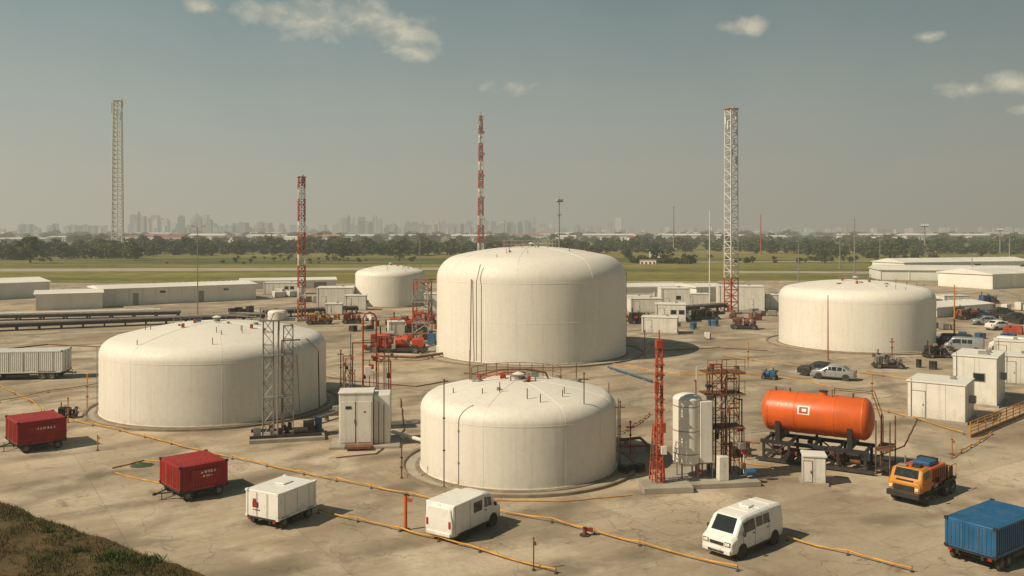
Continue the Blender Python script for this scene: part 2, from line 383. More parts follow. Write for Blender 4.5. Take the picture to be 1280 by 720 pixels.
def standpipe(px,py,ytop,r,m,name='vent_pipe',tee=False):
    x,y=G(px,py); h=(py-ytop)*y/F; a=A(name,(x,y,YZ))
    a.cyl('pipe',m,(0,0,0),(0,0,h),r,n=8); a.cyl('flange',m,(0,0,0),(0,0,.08),r*2.4,n=10); a.cyl('cap',m,(0,0,h),(0,0,h+.1),r*1.8,n=8)
    for k in range(2): a.box('bracket',DARK,(0,0,h*(.35+.3*k)),(r*4,r*3,.06))
    if tee: a.cyl('tee',m,(-.3,0,h-.3),(.3,0,h-.3),r,n=6)
    a.done()
for q in((555,612,478,.035,RUST),(730,603,470,.035,RUST,'vent_pipe',True),(775,590,505,.04,RUST,'vent_pipe',True),(109,512,470,.05,YEL,'vent_pipe',True),(604,452,420,.06,GREY),(920,545,475,.05,YEL),(502,600,560,.04,RUST),(1115,455,425,.07,REDL,'vent_pipe',True),(640,456,425,.09,GREY,'vent_pipe',True),(806,448,415,.06,REDL),(85,530,500,.05,YEL),(426,500,440,.05,RUST,'vent_pipe',True),(438,492,420,.045,GREY),(788,575,530,.045,REDL,'vent_pipe',True),(935,460,430,.05,YEL),(1090,500,470,.05,YEL),(1210,470,440,.05,REDL),(750,448,418,.05,RUST)): standpipe(*q)
# ---------------------------------------------------------------- steel-frame process tower
x,y=G(347,549); a=A('scaffold_tower',(x,y,YZ),14)
a.box('pad',CONC,(0.7,0,.12),(5.2,3.2,.26)); 
lattice(a,-.65,0,.2,8.4,.75,.7,9,[GREY],.04,.022,'frame'); lattice(a,.75,0,.2,7.9,.7,.65,8,[GREY],.04,.022,'frame')
a.box('platform',GREY,(0,0,8.55),(2.5,1.5,.08)); a.rev('header_tank',TANK,[(0,8.6),(.7,8.6),(.7,9.1),(.6,9.22),(0,9.32)],n=24)
for z in(3,6): a.box('platform',GREY,(0,0,z),(2.1,1.1,.06))
for sx in(-1.2,1.2):
    for sy in(-.7,.7): a.cyl('railing',GREY,(sx,sy,8.6),(sx,sy,9.4),.025,n=5)
    a.cyl('railing',GREY,(sx,-.7,9.35),(sx,.7,9.35),.02,n=5)
for sy in(-.7,.7): a.cyl('railing',GREY,(-1.2,sy,9.35),(1.2,sy,9.35),.02,n=5)
a.pipe('process_pipe',GREY,[(0,-.5,.3),(0,-.5,5),(.1,-.5,8.6)],.07); a.pipe('process_pipe',RUST,[(.3,.4,.3),(.3,.4,7.0),(1.6,.4,7.0)],.05)
a.box('skid_frame',DARK,(.6,-1.1,.35),(5,.16,.2)); a.box('skid_frame',DARK,(.6,1.1,.35),(5,.16,.2))
a.box('valve_box',DARK,(2.2,0,.7),(.8,.7,.8),bev=.03); a.box('valve_box',BLUE,(2.9,.3,.75),(.5,.5,1.0),bev=.03)
a.cyl('pump',DARK,(1.1,-.8,.6),(2.1,-.8,.6),.25,n=14); a.box('valve_box',GREY,(-1.4,-.6,.6),(.5,.5,.7))
for i in range(8): a.box('fitting',random.choice([DARK,GREY,RUST]),(R(-1.6,3),R(-1.2,1.0),R(.45,.8)),(R(.15,.45),R(.15,.4),R(.2,.5)),bev=.02)
a.done()
x,y=G(446,558); a=A('control_cabinet',(x,y,YZ),6)
a.box('pad',CONC,(.6,.4,.08),(4.8,3.4,.18))
a.box('cabinet',WHITE,(0,0,1.95),(2.3,1.8,3.6),bev=.04); a.box('cabinet_cap',WHITE,(0,0,3.8),(2.42,1.92,.1),bev=.02)
a.box('cabinet_annex',WHITE,(1.75,.6,1.85),(1.15,2.1,3.4),bev=.04)
a.box('door',WHITE,(-.55,-.915,1.8),(1.0,.04,2.8),bev=.01); a.box('door',WHITE,(.55,-.915,1.8),(1.0,.04,2.8),bev=.01); a.box('door_gap',DARK,(0,-.905,1.8),(.03,.02,2.8))
a.box('vent_grille',DARK,(-.5,-.945,2.8),(.4,.02,.2)); a.box('label',REDL,(.6,-.945,2.5),(.12,.02,.12)); a.cyl('handle',DARK,(-.08,-.97,1.7),(-.08,-.97,2.0),.02,n=6)
for i in range(3): a.cyl('conduit',RUST,(1.2+.35*i,-.6,.2),(1.2+.35*i,-.6,R(2.6,4.2)),.03,n=6)
a.box('pallet',RUST,(.2,-1.4,.22),(1.8,.8,.14)); a.done()
x,y=G(462,535); a=A('red_pipe_stack',(x,y,YZ),8)
a.pipe('riser',REDL,[(-.5,0,0),(-.5,0,8.3),(-.35,0,8.6),(0,0,8.75),(.35,0,8.6),(.5,0,8.3),(.55,0,0)],.07)
a.pipe('riser',RUST,[(-1.3,.3,0),(-1.3,.3,6.4),(.4,.3,6.4)],.05); a.pipe('riser',REDL,[(1.6,0,0),(1.6,0,5),(.5,0,5)],.05)
a.pipe('riser',RUST,[(-2.0,.3,0),(-2.0,.3,5.4),(-1.3,.3,5.4)],.04)
for z in(4.6,5.2,6.1,6.9): a.box('valve',REDL,(R(-.5,.5),0,z),(.4,.3,.35),bev=.03); a.box('clamp',GREY,(0,0,z+.5),(1.2,.1,.08))
a.box('meter_box',WHITE,(-.1,-.1,4.3),(.5,.4,.7),bev=.02); a.rev('wheel_valve',REDL,[(.25,-.03),(.32,0),(.25,.03)],n=16,base=(.9,-.2,5.4),axis='Y')
for k in range(12): q=R(-2,1.7); w_=R(-.3,.3); zt=R(3.8,6.0); a.pipe('fitting',random.choice([RUST,REDL,GREY]),[(q,w_,0),(q,w_,zt),(q+R(-.6,.6),w_,zt)],.03,n=5)
for k in range(8): a.box('fitting_block',random.choice([REDL,DARK,RUST]),(R(-2,1.7),R(-.3,.3),R(3.8,5.8)),(.25,.2,R(.15,.4)),bev=.02)
lattice(a,-1.6,.4,0,5.2,.6,.5,6,[RUST,GREY],.03,.02,'frame',1); a.done()
x,y=G(824,613); a=A('red_lattice_mast',(x,y,YZ),5)
a.box('pad',CONC,(.3,-.1,.17),(2.9,1.9,.36),bev=.03); lattice(a,0,0,.35,8.2,.36,.3,22,[REDL],.038,.018)
a.pipe('riser',REDL,[(.1,0,.4),(.1,0,6)],.04); a.box('junction_box',REDL,(.15,-.3,3.6),(.28,.22,.55)); a.box('junction_box',WHITE,(.2,-.3,2.3),(.3,.22,.45)); a.box('junction_box',REDL,(-.2,-.2,5.9),(.22,.2,.7))
a.box('top_box',REDL,(0,0,8.4),(.42,.42,.5),bev=.03)
lattice(a,-.05,.3,.4,3.2,.75,.4,6,[REDL,RUST],.035,.022,'stay',2); a.cyl('finial',REDL,(0,0,8.6),(0,0,9.2),.04,n=6)
for z in (4.6,5.2,6.6,7.2): a.box('bracket',REDL,(0,-.05,z),(.55,.4,.06))
a.done()
x,y=G(866,604); a=A('vertical_vessel_skid',(x,y,YZ),8)
a.box('pad',CONC,(.8,.2,.15),(5.6,3.6,.3),bev=.03)
def vessel(x,y,r,z0,z1): 
    a.rev('vessel',TANK,[(0,z0-.3),(r*.6,z0-.24),(r,z0),(r,z1),(r*.85,z1+.15),(r*.45,z1+.28),(0,z1+.32)],n=32,base=(x,y,0))
    for i in range(4): t=math.pi/4+i*math.pi/2; a.cyl('vessel_leg',GREY,(x+r*.8*math.cos(t),y+r*.8*math.sin(t),.2),(x+r*.8*math.cos(t),y+r*.8*math.sin(t),z0+.2),.05,n=6)
    for zz in(z0+.5,(z0+z1)/2,z1-.4): a.rev('vessel_band',GREY,[(r,zz-.03),(r+.015,zz-.02),(r+.015,zz+.02),(r,zz+.03)],n=32,base=(x,y,0))
vessel(-.35,0,.85,1.3,5.0); vessel(.95,.5,.5,1.2,4.3)
a.box('panel',WHITE,(.55,-.55,3.1),(.75,.5,3.6),bev=.03); a.box('panel',WHITE,(1.5,-.9,1.0),(.6,.5,1.4),bev=.03)
lattice(a,1.5,0,.3,6.4,.9,.9,8,[GREY,RUST],.035,.02,'frame',2); lattice(a,2.5,.4,.3,6.0,.8,.8,7,[RUST,GREY],.035,.02,'frame',2)
for z in(3.2,5.2,6.5): a.box('platform',RUST,(1.9,.2,z),(2.4,1.5,.06))
for z in(6.5,5.2):
    for dx_ in(.75,1.3,1.9,2.5,3.05): a.cyl('railing',RUST,(dx_,-.5,z),(dx_,-.5,z+.8),.02,n=5)
    for k in(.4,.8): a.cyl('railing',RUST,(.7,-.5,z+k),(3.1,-.5,z+k),.017,n=5)
for i in range(14):
    px_=R(.2,3.2); py_=R(-.8,.9); zt=R(2,7.4); a.pipe('process_pipe',random.choice([RUST,GREY,REDL,MASTW,DARK]),[(px_,py_,.3),(px_,py_,zt),(px_+R(-.8,.8),py_,zt)],R(.025,.06),n=6)
for i in range(16): a.box('valve',random.choice([REDL,DARK,GREY,RUST]),(R(.2,3.2),R(-.9,.4),R(.6,5.9)),(R(.15,.35),R(.2,.3),R(.15,.45)),bev=.02)
a.cyl('pump',BLUE,(2.9,-.9,.7),(3.5,-.9,.7),.2,n=12); a.done()
# ---------------------------------------------------------------- orange tank
p0=Vector(G(963,574)); p1=Vector(G(1083,590)); c=(p0+p1)/2; yaw=math.degrees(math.atan2(p1.y-p0.y,p1.x-p0.x))
a=A('orange_horizontal_tank',(c.x,c.y,YZ),yaw); L=6.9; r=1.3; zc=3.2
prof=[(0,-L/2)]+[(r*math.sin(t),-L/2+.55*(1-math.cos(t))) for t in [math.radians(q) for q in(15,30,45,60,75,90)]]
prof+=[(r*math.sin(t),L/2-.55*(1-math.cos(t))) for t in [math.radians(q) for q in(90,75,60,45,30,15)]]+[(0,L/2)]
a.rev('shell',ORANGE,prof,n=64,base=(0,0,zc),axis='X')
for xx in(-L/2+.56,-1.2,1.2,L/2-.56): a.rev('weld_band',ORANGE,[(r,-.05),(r+.015,-.04),(r+.015,.04),(r,.05)],n=64,base=(xx,0,zc),axis='X')
for xx in(-2.2,2.2):
    vs=[]; n=12
    pts=[(math.cos(math.radians(200+140*i/n))*(r+.03),math.sin(math.radians(200+140*i/n))*(r+.03)+zc) for i in range(n+1)]+[(1.25,1.45),(-1.25,1.45)]
    for sx in(-.15,.15): vs+=[(xx+sx,p,q) for p,q in pts]
    k=len(pts); a.add('saddle',DARK,vs,[tuple(range(k)),tuple(range(2*k-1,k-1,-1))]+[(i,i+k,(i+1)%k+k,(i+1)%k) for i in range(k)])
for sy in(-1.15,1.15):
    a.box('frame_beam',DARK,(0,sy,1.35),(6.6,.2,.22)); a.box('frame_beam',DARK,(0,sy,.2),(7.2,.2,.2))
    for xx in(-3.1,-1.5,0,1.5,3.1): a.box('frame_post',DARK,(xx,sy,.75),(.16,.16,1.2))
    for xx in(-2.3,.75,): a.cyl('frame_brace',DARK,(xx-.75,sy,.25),(xx+.75,sy,1.3),.05,n=6); a.cyl('frame_brace',DARK,(xx+.75,sy,.25),(xx-.75,sy,1.3),.05,n=6)
for xx in(-3.1,-1.5,0,1.5,3.1): a.box('cross_beam',DARK,(xx,0,1.36),(.14,2.3,.16)); a.box('cross_beam',DARK,(xx,0,.22),(.14,2.3,.16))
for i in range(6): a.cyl('pump_drum',random.choice([DARK,RUST,DARK]),(-2.6+i*.95,-.6,.7),(-2.0+i*.95,-.6,.7),R(.2,.33),n=12)
for i in range(14): a.box('under_equipment',random.choice([DARK,DARK,RUST,GREY]),(R(-3,3),R(-.9,.9),R(.5,1.2)),(R(.2,.6),R(.2,.5),R(.2,.5)),bev=.02)
a.pipe('drain_pipe',RUST,[(-3.3,-1.4,1.2),(-4.2,-1.4,1.2),(-4.2,-1.4,0.1)],.06); a.pipe('drain_pipe',DARK,[(0,0,zc-r),(0,-.5,1.0),(0,-1.6,.6)],.08)
a.cyl('manway',ORANGE,(.4,0,zc+r-.1),(.4,0,zc+r+.18),.25,n=20); a.cyl('manway_lid',DARK,(.4,0,zc+r+.18),(.4,0,zc+r+.24),.28,n=20)
for xx in(-2.6,-1.7,2.2): a.cyl('valve_stub',RUST,(xx,0,zc+r-.1),(xx,0,zc+r+.25),.06,n=8)
a.pipe('hand_rail',RUST,[(1.0,.35,zc+r-.05),(1.0,.35,zc+r+.4),(3.4,.35,zc+r+.4),(3.9,.35,zc+.2),(3.9,.35,.2)],.03,n=6)
a.pipe('hand_rail',RUST,[(1.0,-.35,zc+r-.05),(1.0,-.35,zc+r+.4),(3.4,-.35,zc+r+.4),(3.9,-.5,zc+.2),(3.9,-.5,.2)],.03,n=6)
for k in range(9): a.cyl('rung',RUST,(3.85,-.5,.5+k*.3),(3.85,.35,.5+k*.3),.02,n=5)
for xx in(3.7,4.5): 
    for sy in(-1.1,1.1): a.cyl('stair_post',RUST,(xx,sy,0),(xx,sy,3.4),.045,n=6)
a.box('stair_deck',RUST,(4.1,0,1.6),(.9,2.3,.07)); a.box('stair_deck',DARK,(4.1,0,.5),(.9,2.3,.1))
def decal(a,part,m,x0,x1,t0,t1,off,n=8):
    vs=[];fs=[]
    for i in range(n+1):
        t=math.radians(t0+(t1-t0)*i/n); 
        for xx in(x0,x1): vs.append((xx,-math.cos(t)*(r+off),zc+math.sin(t)*(r+off)))
    for i in range(n): fs.append((2*i,2*i+1,2*i+3,2*i+2))
    a.add(part,m,vs,fs)
decal(a,'emblem',VANW,-.95,-.2,6,30,.006); decal(a,'emblem_mark',REDL,-.85,-.3,9,27,.011); decal(a,'emblem_bar',VANW,-.68,-.4,14,22,.016)
a.done()
# ---------------------------------------------------------------- vehicles
def wheel(a,x,y,r,w):
    a.rev('tyre',RUBBER,[(r*.55,-w/2),(r*.9,-w/2),(r,-w*.32),(r,w*.32),(r*.9,w/2),(r*.55,w/2)],n=24,base=(x,y,r),axis='Y')
    a.rev('wheel_rim',HUB,[(0,-w*.36),(r*.2,-w*.4),(r*.25,-w*.3),(r*.5,-w*.3),(r*.57,-w*.48),(r*.57,w*.48),(r*.5,w*.3),(r*.25,w*.3),(r*.2,w*.4),(0,w*.36)],n=20,base=(x,y,r),axis='Y')
def sec(x,w,z0,zb,zr,tw=.88,ed=.1):
    h=[(x,w*.95,z0),(x,w,z0+.18),(x,w,zb),(x,w*tw,zr-ed),(x,w*tw-ed*1.3,zr)]
    return h+[(px_,-py_,pz_) for px_,py_,pz_ in h[::-1]]
def body(name,px,py,yaw,secs,paint,wheels,wr,sidewin,wind,rear=None,details=None):
    x,y=G(px,py); a=A(name,(x,y,YZ),yaw)
    rg=[sec(*q) for q in secs]; a.loft('body',paint,rg,bev=.035)
    for (i,j,u,v) in sidewin:
        for k in(0,1):
            if k==0: q=[rg[i][2],rg[j][2],rg[j][3],rg[i][3]]
            else: q=[rg[i][7],rg[j][7],rg[j][6],rg[i][6]]
            a.patch('side_window',GLASS,q,u,v)
    for (i,j,u,v) in wind:
        q=[rg[i][4],rg[j][4],rg[j][5],rg[i][5]]
        a.patch('windscreen',GLASS,q,u,v)
        a.patch('windscreen_seal',DARK,q,(u[0]-.015,min(1,u[1]+.02)),(v[0]-.012,v[1]+.012),off=.005)
    if rear: a.patch('rear_window',GLASS,[rg[0][2],rg[0][7],rg[0][6],rg[0][3]],*rear,off=.05)
    W=max(q[1] for q in secs)
    for wx in wheels:
        for sy in(-1,1):
            a.cyl('wheel_arch',DARK,(wx,sy*(W-.3),wr*1.05),(wx,sy*(W+.004),wr*1.05),wr*1.17,n=24)
            wheel(a,wx,sy*(W-.08),wr,.2)
    xf=secs[-1][0]; xr=secs[0][0]; wf=secs[-1][1]; z0=secs[len(secs)//2][2]
    a.box('front_bumper',details.get('bump',DARK),(xf-.04,0,z0+.12),(.22,wf*2*.98,.24),bev=.04)
    a.box('rear_bumper',details.get('bump',DARK),(xr+.04,0,z0+.12),(.2,wf*2*.98,.2),bev=.04)
    zl=details.get('zl',.75)
    a.box('grille',DARK,(xf+.0,0,zl-.02),(.06,wf*.95,.14))
    a.box('lower_intake',DARK,(xf+.04,0,z0+.1),(.1,wf*1.1,.09))
    for sy in(-1,1):
        a.box('headlight',LAMP,(xf-.02,sy*wf*.76,zl),(.12,.26,.15),bev=.03)
        a.box('headlight_bezel',DARK,(xf-.03,sy*wf*.76,zl),(.11,.31,.2),bev=.02)
        a.box('tail_light',TAIL,(xr+.02,sy*wf*.9,zl+.15),(.1,.13,.34),bev=.02)
        a.box('mirror',DARK,(details.get('mx',1.2),sy*(W+.1),details.get('mz',1.25)),(.08,.14,.2),bev=.03)
        a.box('sill',DARK,(0,sy*(W-.015),z0+.04),(sum(abs(q) for q in wheels)-2.5*wr,.05,.1))
        for dxx in details.get('seams',()): a.box('door_seam',DARK,(dxx,sy*(W-.001),.85),(.014,.012,.85))
        for dxx in details.get('seams',())[:2]: a.box('door_handle',DARK,(dxx+.14,sy*(W+.012),1.0),(.14,.03,.035))
    a.box('number_plate',LAMP,(xf+.08,0,z0+.16),(.02,.45,.12))
    return a
vansec=[(-2.2,.8,.42,1.02,1.72),(-2.1,.85,.3,1.03,1.80),(-1.0,.87,.3,1.05,1.85),(.95,.87,.3,1.05,1.85),(1.3,.87,.3,1.03,1.78),(1.8,.85,.3,1.0,1.12,.93,.07),(2.12,.82,.32,.88,1.0,.93,.07),(2.2,.76,.4,.75,.88,.93,.07)]
vd=dict(mx=1.42,mz=1.15,zl=.76,seams=(.35,-.85,1.35),bump=VANW)
a=body('white_van',929,686,223,vansec,VANW,(-1.35,1.4),.32,[(2,3,(.03,.3),(.2,.8)),(2,3,(.34,.62),(.2,.8)),(2,3,(.68,1.0),(.12,.82)),(3,4,(.0,.85),(.12,.78))],[(4,5,(.06,.93),(.09,.91))],((.12,.88),(.15,.85)),vd)
for xx in(-1.4,-.5,.4): a.box('roof_rib',VANW,(xx,0,1.86),(.05,1.1,.03))
a.box('roof_vent',VANW,(-.3,0,1.9),(.5,.5,.09),bev=.02); a.done()
a=body('white_van',580,665,56,[(q[0]*.93,)+q[1:4]+(q[4]*.97,)+q[5:] for q in vansec],VANW,(-1.2,1.3),.31,[(3,4,(.0,.85),(.12,.8)),(2,3,(.62,.97),(.12,.85))],[(4,5,(.06,.96),(.07,.93))],None,dict(vd,mx=1.35,seams=(.5,-.4)))
a.box('cargo_box',VANW,(-.7,0,1.13),(2.45,1.8,1.42),bev=.05)
for sy in(-1,1): a.box('box_seam',GREY,(-.7,sy*.905,1.13),(.02,.01,1.3)); a.box('corner_trim',GREY,(-1.9,sy*.88,1.13),(.05,.05,1.36)); a.box('side_glass',GLASS,(-.05,sy*.903,1.35),(.7,.02,.5)) 
a.box('rear_door',VANW,(-1.94,-.43,1.13),(.03,.8,1.25),bev=.01); a.box('rear_door',VANW,(-1.94,.43,1.13),(.03,.8,1.25),bev=.01); a.cyl('door_bar',GREY,(-1.97,.06,.55),(-1.97,.06,1.75),.018,n=6); a.cyl('door_bar',GREY,(-1.97,-.06,.55),(-1.97,-.06,1.75),.018,n=6)
a.box('tail_light',TAIL,(-1.94,.75,.48),(.05,.14,.1)); a.box('tail_light',TAIL,(-1.94,-.75,.48),(.05,.14,.1)); a.done()
carsec=[(-2.1,.72,.4,.8,.95,.95,.06),(-2.0,.8,.3,.88,1.0,.93,.08),(-1.5,.84,.26,.9,1.08,.9,.09),(-1.0,.85,.25,.92,1.42,.8,.08),(.1,.85,.25,.92,1.48,.8,.08),(.45,.85,.25,.92,1.4,.8,.08),(1.15,.84,.25,.88,1.0,.92,.07),(1.9,.8,.28,.78,.88,.92,.07),(2.1,.7,.36,.64,.76,.92,.06)]
cd=dict(mx=.75,mz=.98,zl=.66,seams=(-.3,.75),bump=SILVER)
def car(px,py,yaw,paint,name='parked_car'):
    body(name,px,py,yaw,carsec,paint,(-1.3,1.3),.31,[(3,4,(.08,.48),(.12,.9)),(3,4,(.53,.98),(.12,.9)),(4,5,(.02,.9),(.12,.9)),(5,6,(.0,.5),(.12,.75)),(2,3,(.45,.95),(.2,.8))],[(5,6,(.06,.95),(.07,.93)),(2,3,(.1,.9),(.08,.92))],None,cd).done()
car(1042,475,150,SILVER); car(1024,471,150,DARK)
car(1232,407,170,SILVER); car(1268,402,165,DARK); car(1248,413,20,VANW); car(1222,398,10,BLUE); car(1205,396,15,DARK); car(1250,395,170,DARK)
van=lambda px,py,yaw,p: body('parked_van',px,py,yaw,vansec,p,(-1.35,1.4),.34,[(2,3,(.03,.3),(.15,.82)),(2,3,(.34,.62),(.15,.82)),(2,3,(.68,1.0),(.12,.85)),(3,4,(.0,.85),(.12,.8))],[(4,5,(.06,.96),(.07,.93))],((.12,.88),(.15,.85)),vd).done()
van(1191,436,160,DARK); van(1205,441,150,SILVER); van(845,402,200,VANW); van(1262,440,140,VANW)
def trailer(name,px,py,yaw,L,W,Hh,paint,nw=2,ribs=True,z0=.55,wr=.28):
    x,y=G(px,py); a=A(name,(x,y,YZ),yaw)
    a.box('container',paint,(0,0,z0+Hh/2),(L,W,Hh),bev=.035)
    for sx in(-1,1):
        for sy in(-1,1):
            a.box('corner_post',paint,(sx*(L/2-.03),sy*(W/2-.03),z0+Hh/2),(.12,.12,Hh+.04),bev=.015)
            for zz in(z0+.05,z0+Hh-.03): a.box('corner_casting',paint if ribs is False else DARK,(sx*(L/2-.02),sy*(W/2-.02),zz),(.16,.16,.11))
    for sy in(-1,1):
        a.box('rail',paint,(0,sy*(W/2+.0),z0+.07),(L-.12,.08,.12)); a.box('rail',paint,(0,sy*(W/2),z0+Hh-.05),(L-.12,.08,.1))
        if ribs:
            n=int(L/.19)
            for i in range(n): a.box('corrugation',paint,(-L/2+.2+(L-.4)*i/(n-1),sy*(W/2+.008),z0+Hh/2),(.08,.035,Hh-.24),bev=.01)
    if ribs:
        n=int(L/.25)
        for i in range(n): a.box('roof_rib',paint,(-L/2+.2+(L-.4)*i/(n-1),0,z0+Hh+.004),(.1,W-.3,.025))
        n=int(W/.22)
        for sx in(-1,1):
            for i in range(n): a.box('corrugation',paint,(sx*(L/2+.006),-W/2+.22+(W-.44)*i/(n-1),z0+Hh/2),(.035,.08,Hh-.26))
    for sx in(-1,1):
        for yy in(-.28,.28): a.cyl('lock_bar',GREY,(sx*(L/2+.04),yy*W*.6,z0+.08),(sx*(L/2+.04),yy*W*.6,z0+Hh-.08),.013,n=6)
    for sy in(-.55,.55): a.box('chassis_beam',DARK,(0,sy,z0-.12),(L+.1,.12,.2))
    a.box('deck',DARK,(0,0,z0-.03),(L+.06,W+.04,.06))
    for xx in(-L*.35,0,L*.35): a.box('cross_member',DARK,(xx,0,z0-.13),(.1,W*.92,.12))
    xs=[-L*.33,L*.33] if nw==2 else [-L*.36,-L*.36+wr*2.2,L*.33-wr*1.1,L*.33+wr*1.1]
    for xx in xs:
        a.cyl('axle',DARK,(xx,-W/2+.1,wr),(xx,W/2-.1,wr),.06,n=8)
        for sy in(-1,1):
            wheel(a,xx,sy*(W/2-.1),wr,.2); a.box('mudguard',DARK,(xx,sy*(W/2-.06),wr*2+.03),(wr*2,.24,.03))
    a.cyl('drawbar',DARK,(L/2,-.4,z0-.15),(L/2+.8,0,z0-.2),.045,n=8); a.cyl('drawbar',DARK,(L/2,.4,z0-.15),(L/2+.8,0,z0-.2),.045,n=8)
    a.box('coupling',DARK,(L/2+.85,0,z0-.2),(.22,.16,.14),bev=.03); a.cyl('jockey_leg',GREY,(L/2+.5,.12,0),(L/2+.5,.12,z0+.1),.03,n=6)
    for sy in(-1,1): a.box('tool_box',DARK,(0,sy*(W/2-.15),z0-.24),(L*.25,.28,.24),bev=.02)
    for sy in(-1,1): a.box('tail_light',TAIL,(-L/2-.05,sy*W*.4,z0-.1),(.04,.16,.1))
    return a
def letters(a,m,x0,y,z,n,h,w,axis,sg):
    for i in range(n):
        c=x0+i*w*1.4
        for k in range(random.choice((2,3))):
            if random.random()<.5: d=(w,h*.2); o=(0,(k-1)*h*.4)
            else: d=(w*.3,h); o=((k-1)*w*.35,0)
            if axis=='X': a.box('lettering',m,(c+o[0],y,z+o[1]),(d[0],.012,d[1]))
            else: a.box('lettering',m,(y,(c+o[0])*sg,z+o[1]),(.012,d[0],d[1]))
a=trailer('red_container_trailer',242,618,222,2.7,2.9,1.4,RED); a.box('sign_panel',RED,(-.1,1.49,1.4),(1.7,.03,.5)); letters(a,VANW,-.6,1.51,1.5,5,.14,.13,'X',1); letters(a,VANW,-.4,1.51,1.27,4,.09,.1,'X',1); a.done()
a=trailer('red_container_trailer',45,560,222,3.0,3.2,1.55,RED); a.box('sign_panel',RED,(-.1,1.64,1.5),(2.0,.03,.5)); letters(a,VANW,-.75,1.66,1.55,6,.15,.15,'X',1); a.done()
a=trailer('white_box_trailer',352,652,62,2.8,2.1,1.35,VANW,ribs=False,z0=.48,wr=.27)
a.box('logo',RED,(-1.41,.45,1.1),(.012,.4,.28)); a.box('logo',RED,(-1.41,.5,1.3),(.012,.24,.2)); letters(a,DARK,.2,-1.411,.85,5,.06,.07,'Y',1)
for sx in(-1,0,1): a.box('panel_seam',GREY,(sx*.9,-1.053,1.15),(.015,.012,1.25))
for yy in(-1,1): a.box('edge_trim',GREY,(0,yy*1.05,.53),(2.75,.03,.06))
a.box('roof_hatch',VANW,(.3,.1,1.87),(.7,.6,.07),bev=.02); a.done()
a=trailer('blue_container_trailer',1242,698,36,4.3,2.2,1.3,BLUE,nw=4,z0=.66,wr=.3); a.done()
a=trailer('white_container_trailer',28,474,8,8.5,2.6,2.2,VANW,nw=4,z0=.7,wr=.4)
for k in range(6): a.box('panel_seam',GREY,(-3.6+k*1.4,-1.33,1.8),(.04,.03,2.0))
a.done()
x,y=G(1153,622); a=A('orange_utility_truck',(x,y,YZ),221)
a.box('chassis',DARK,(0,0,.6),(4.9,1.5,.3),bev=.03)
cab=[(.9,.95,.75,1.45,1.95,.9,.1),(1.05,.98,.7,1.45,2.02,.9,.1),(1.9,.98,.7,1.45,2.0,.9,.1),(2.15,.96,.7,1.3,1.45,.94,.08),(2.4,.92,.72,1.12,1.25,.94,.08)]
rg=[sec(*q) for q in cab]; a.loft('cab',YEL,rg,bev=.04)
for k in(0,1):
    q=[rg[1][2],rg[2][2],rg[2][3],rg[1][3]] if k==0 else [rg[1][7],rg[2][7],rg[2][6],rg[1][6]]
    a.patch('side_window',GLASS,q,(.1,.9),(.1,.88))
a.patch('windscreen',GLASS,[rg[2][4],rg[3][4],rg[3][5],rg[2][5]],(.08,.92),(.06,.94))
a.box('cab_stripe',ORANGE,(1.5,0,1.08),(1.5,1.99,.22),bev=.02); a.box('grille',DARK,(2.41,0,.95),(.06,1.2,.3)); a.box('front_bumper',DARK,(2.48,0,.58),(.22,1.9,.32),bev=.04); a.box('hood_panel',DARK,(2.2,0,1.38),(.28,1.0,.04),tilt=25)
for sy in(-1,1): a.box('headlight',LAMP,(2.42,sy*.75,.95),(.08,.2,.18),bev=.02); a.box('mirror',DARK,(2.1,sy*1.12,1.7),(.08,.12,.3),bev=.02); a.box('step',DARK,(1.5,sy*.98,.52),(.6,.2,.06))
a.cyl('beacon',ORANGE,(1.5,0,2.02),(1.5,0,2.18),.1,n=12); a.box('roof_box',DARK,(1.3,.3,2.08),(.5,.5,.14),bev=.02); a.box('roof_box',GREY,(1.6,-.4,2.06),(.3,.5,.1),bev=.02)
a.box('engine_house',ORANGE,(-.3,0,1.35),(2.1,1.6,1.1),bev=.05); a.box('engine_house_top',BLUE,(-.1,.1,2.02),(1.1,1.0,.24),bev=.04); a.box('engine_block',DARK,(-.9,-.1,2.0),(.5,1.1,.3),bev=.04)
for i in range(7): a.box('louvre',DARK,(-1.1+i*.25,.815,1.4),(.1,.02,.7)); a.box('louvre',DARK,(-1.1+i*.25,-.815,1.4),(.1,.02,.7))
a.box('rear_deck',DARK,(-1.9,0,.85),(1.2,1.9,.16),bev=.02); a.box('rear_locker',DARK,(-1.9,.3,1.25),(.9,1.0,.6),bev=.03); a.box('rear_locker',YEL,(-1.9,-.6,1.15),(.8,.5,.45),bev=.03); a.cyl('exhaust',GREY,(.7,-.7,1.4),(.7,-.7,2.4),.05,n=8)
for i in range(14): a.box('side_fitting',random.choice([DARK,GREY,RUST,DARK]),(R(-1.4,.6),random.choice([-1,1])*.88,R(.7,1.1)),(R(.15,.35),.12,R(.12,.3)),bev=.01)
for yy in(-.93,.93):
    a.pipe('handrail',YEL,[(-2.45,yy,.95),(-2.45,yy,1.7),(-1.4,yy,1.7),(-1.4,yy,.95)],.025,n=6)
    a.box('running_board',DARK,(-.2,yy,.72),(2.4,.2,.05))
for xx in(-1.9,-1.05,1.6):
    for sy in(-1,1): a.cyl('wheel_arch',DARK,(xx,sy*.6,.46),(xx,sy*.96,.46),.48,n=20); wheel(a,xx,sy*.88,.4,.26)
a.done((.95,.95,.95))
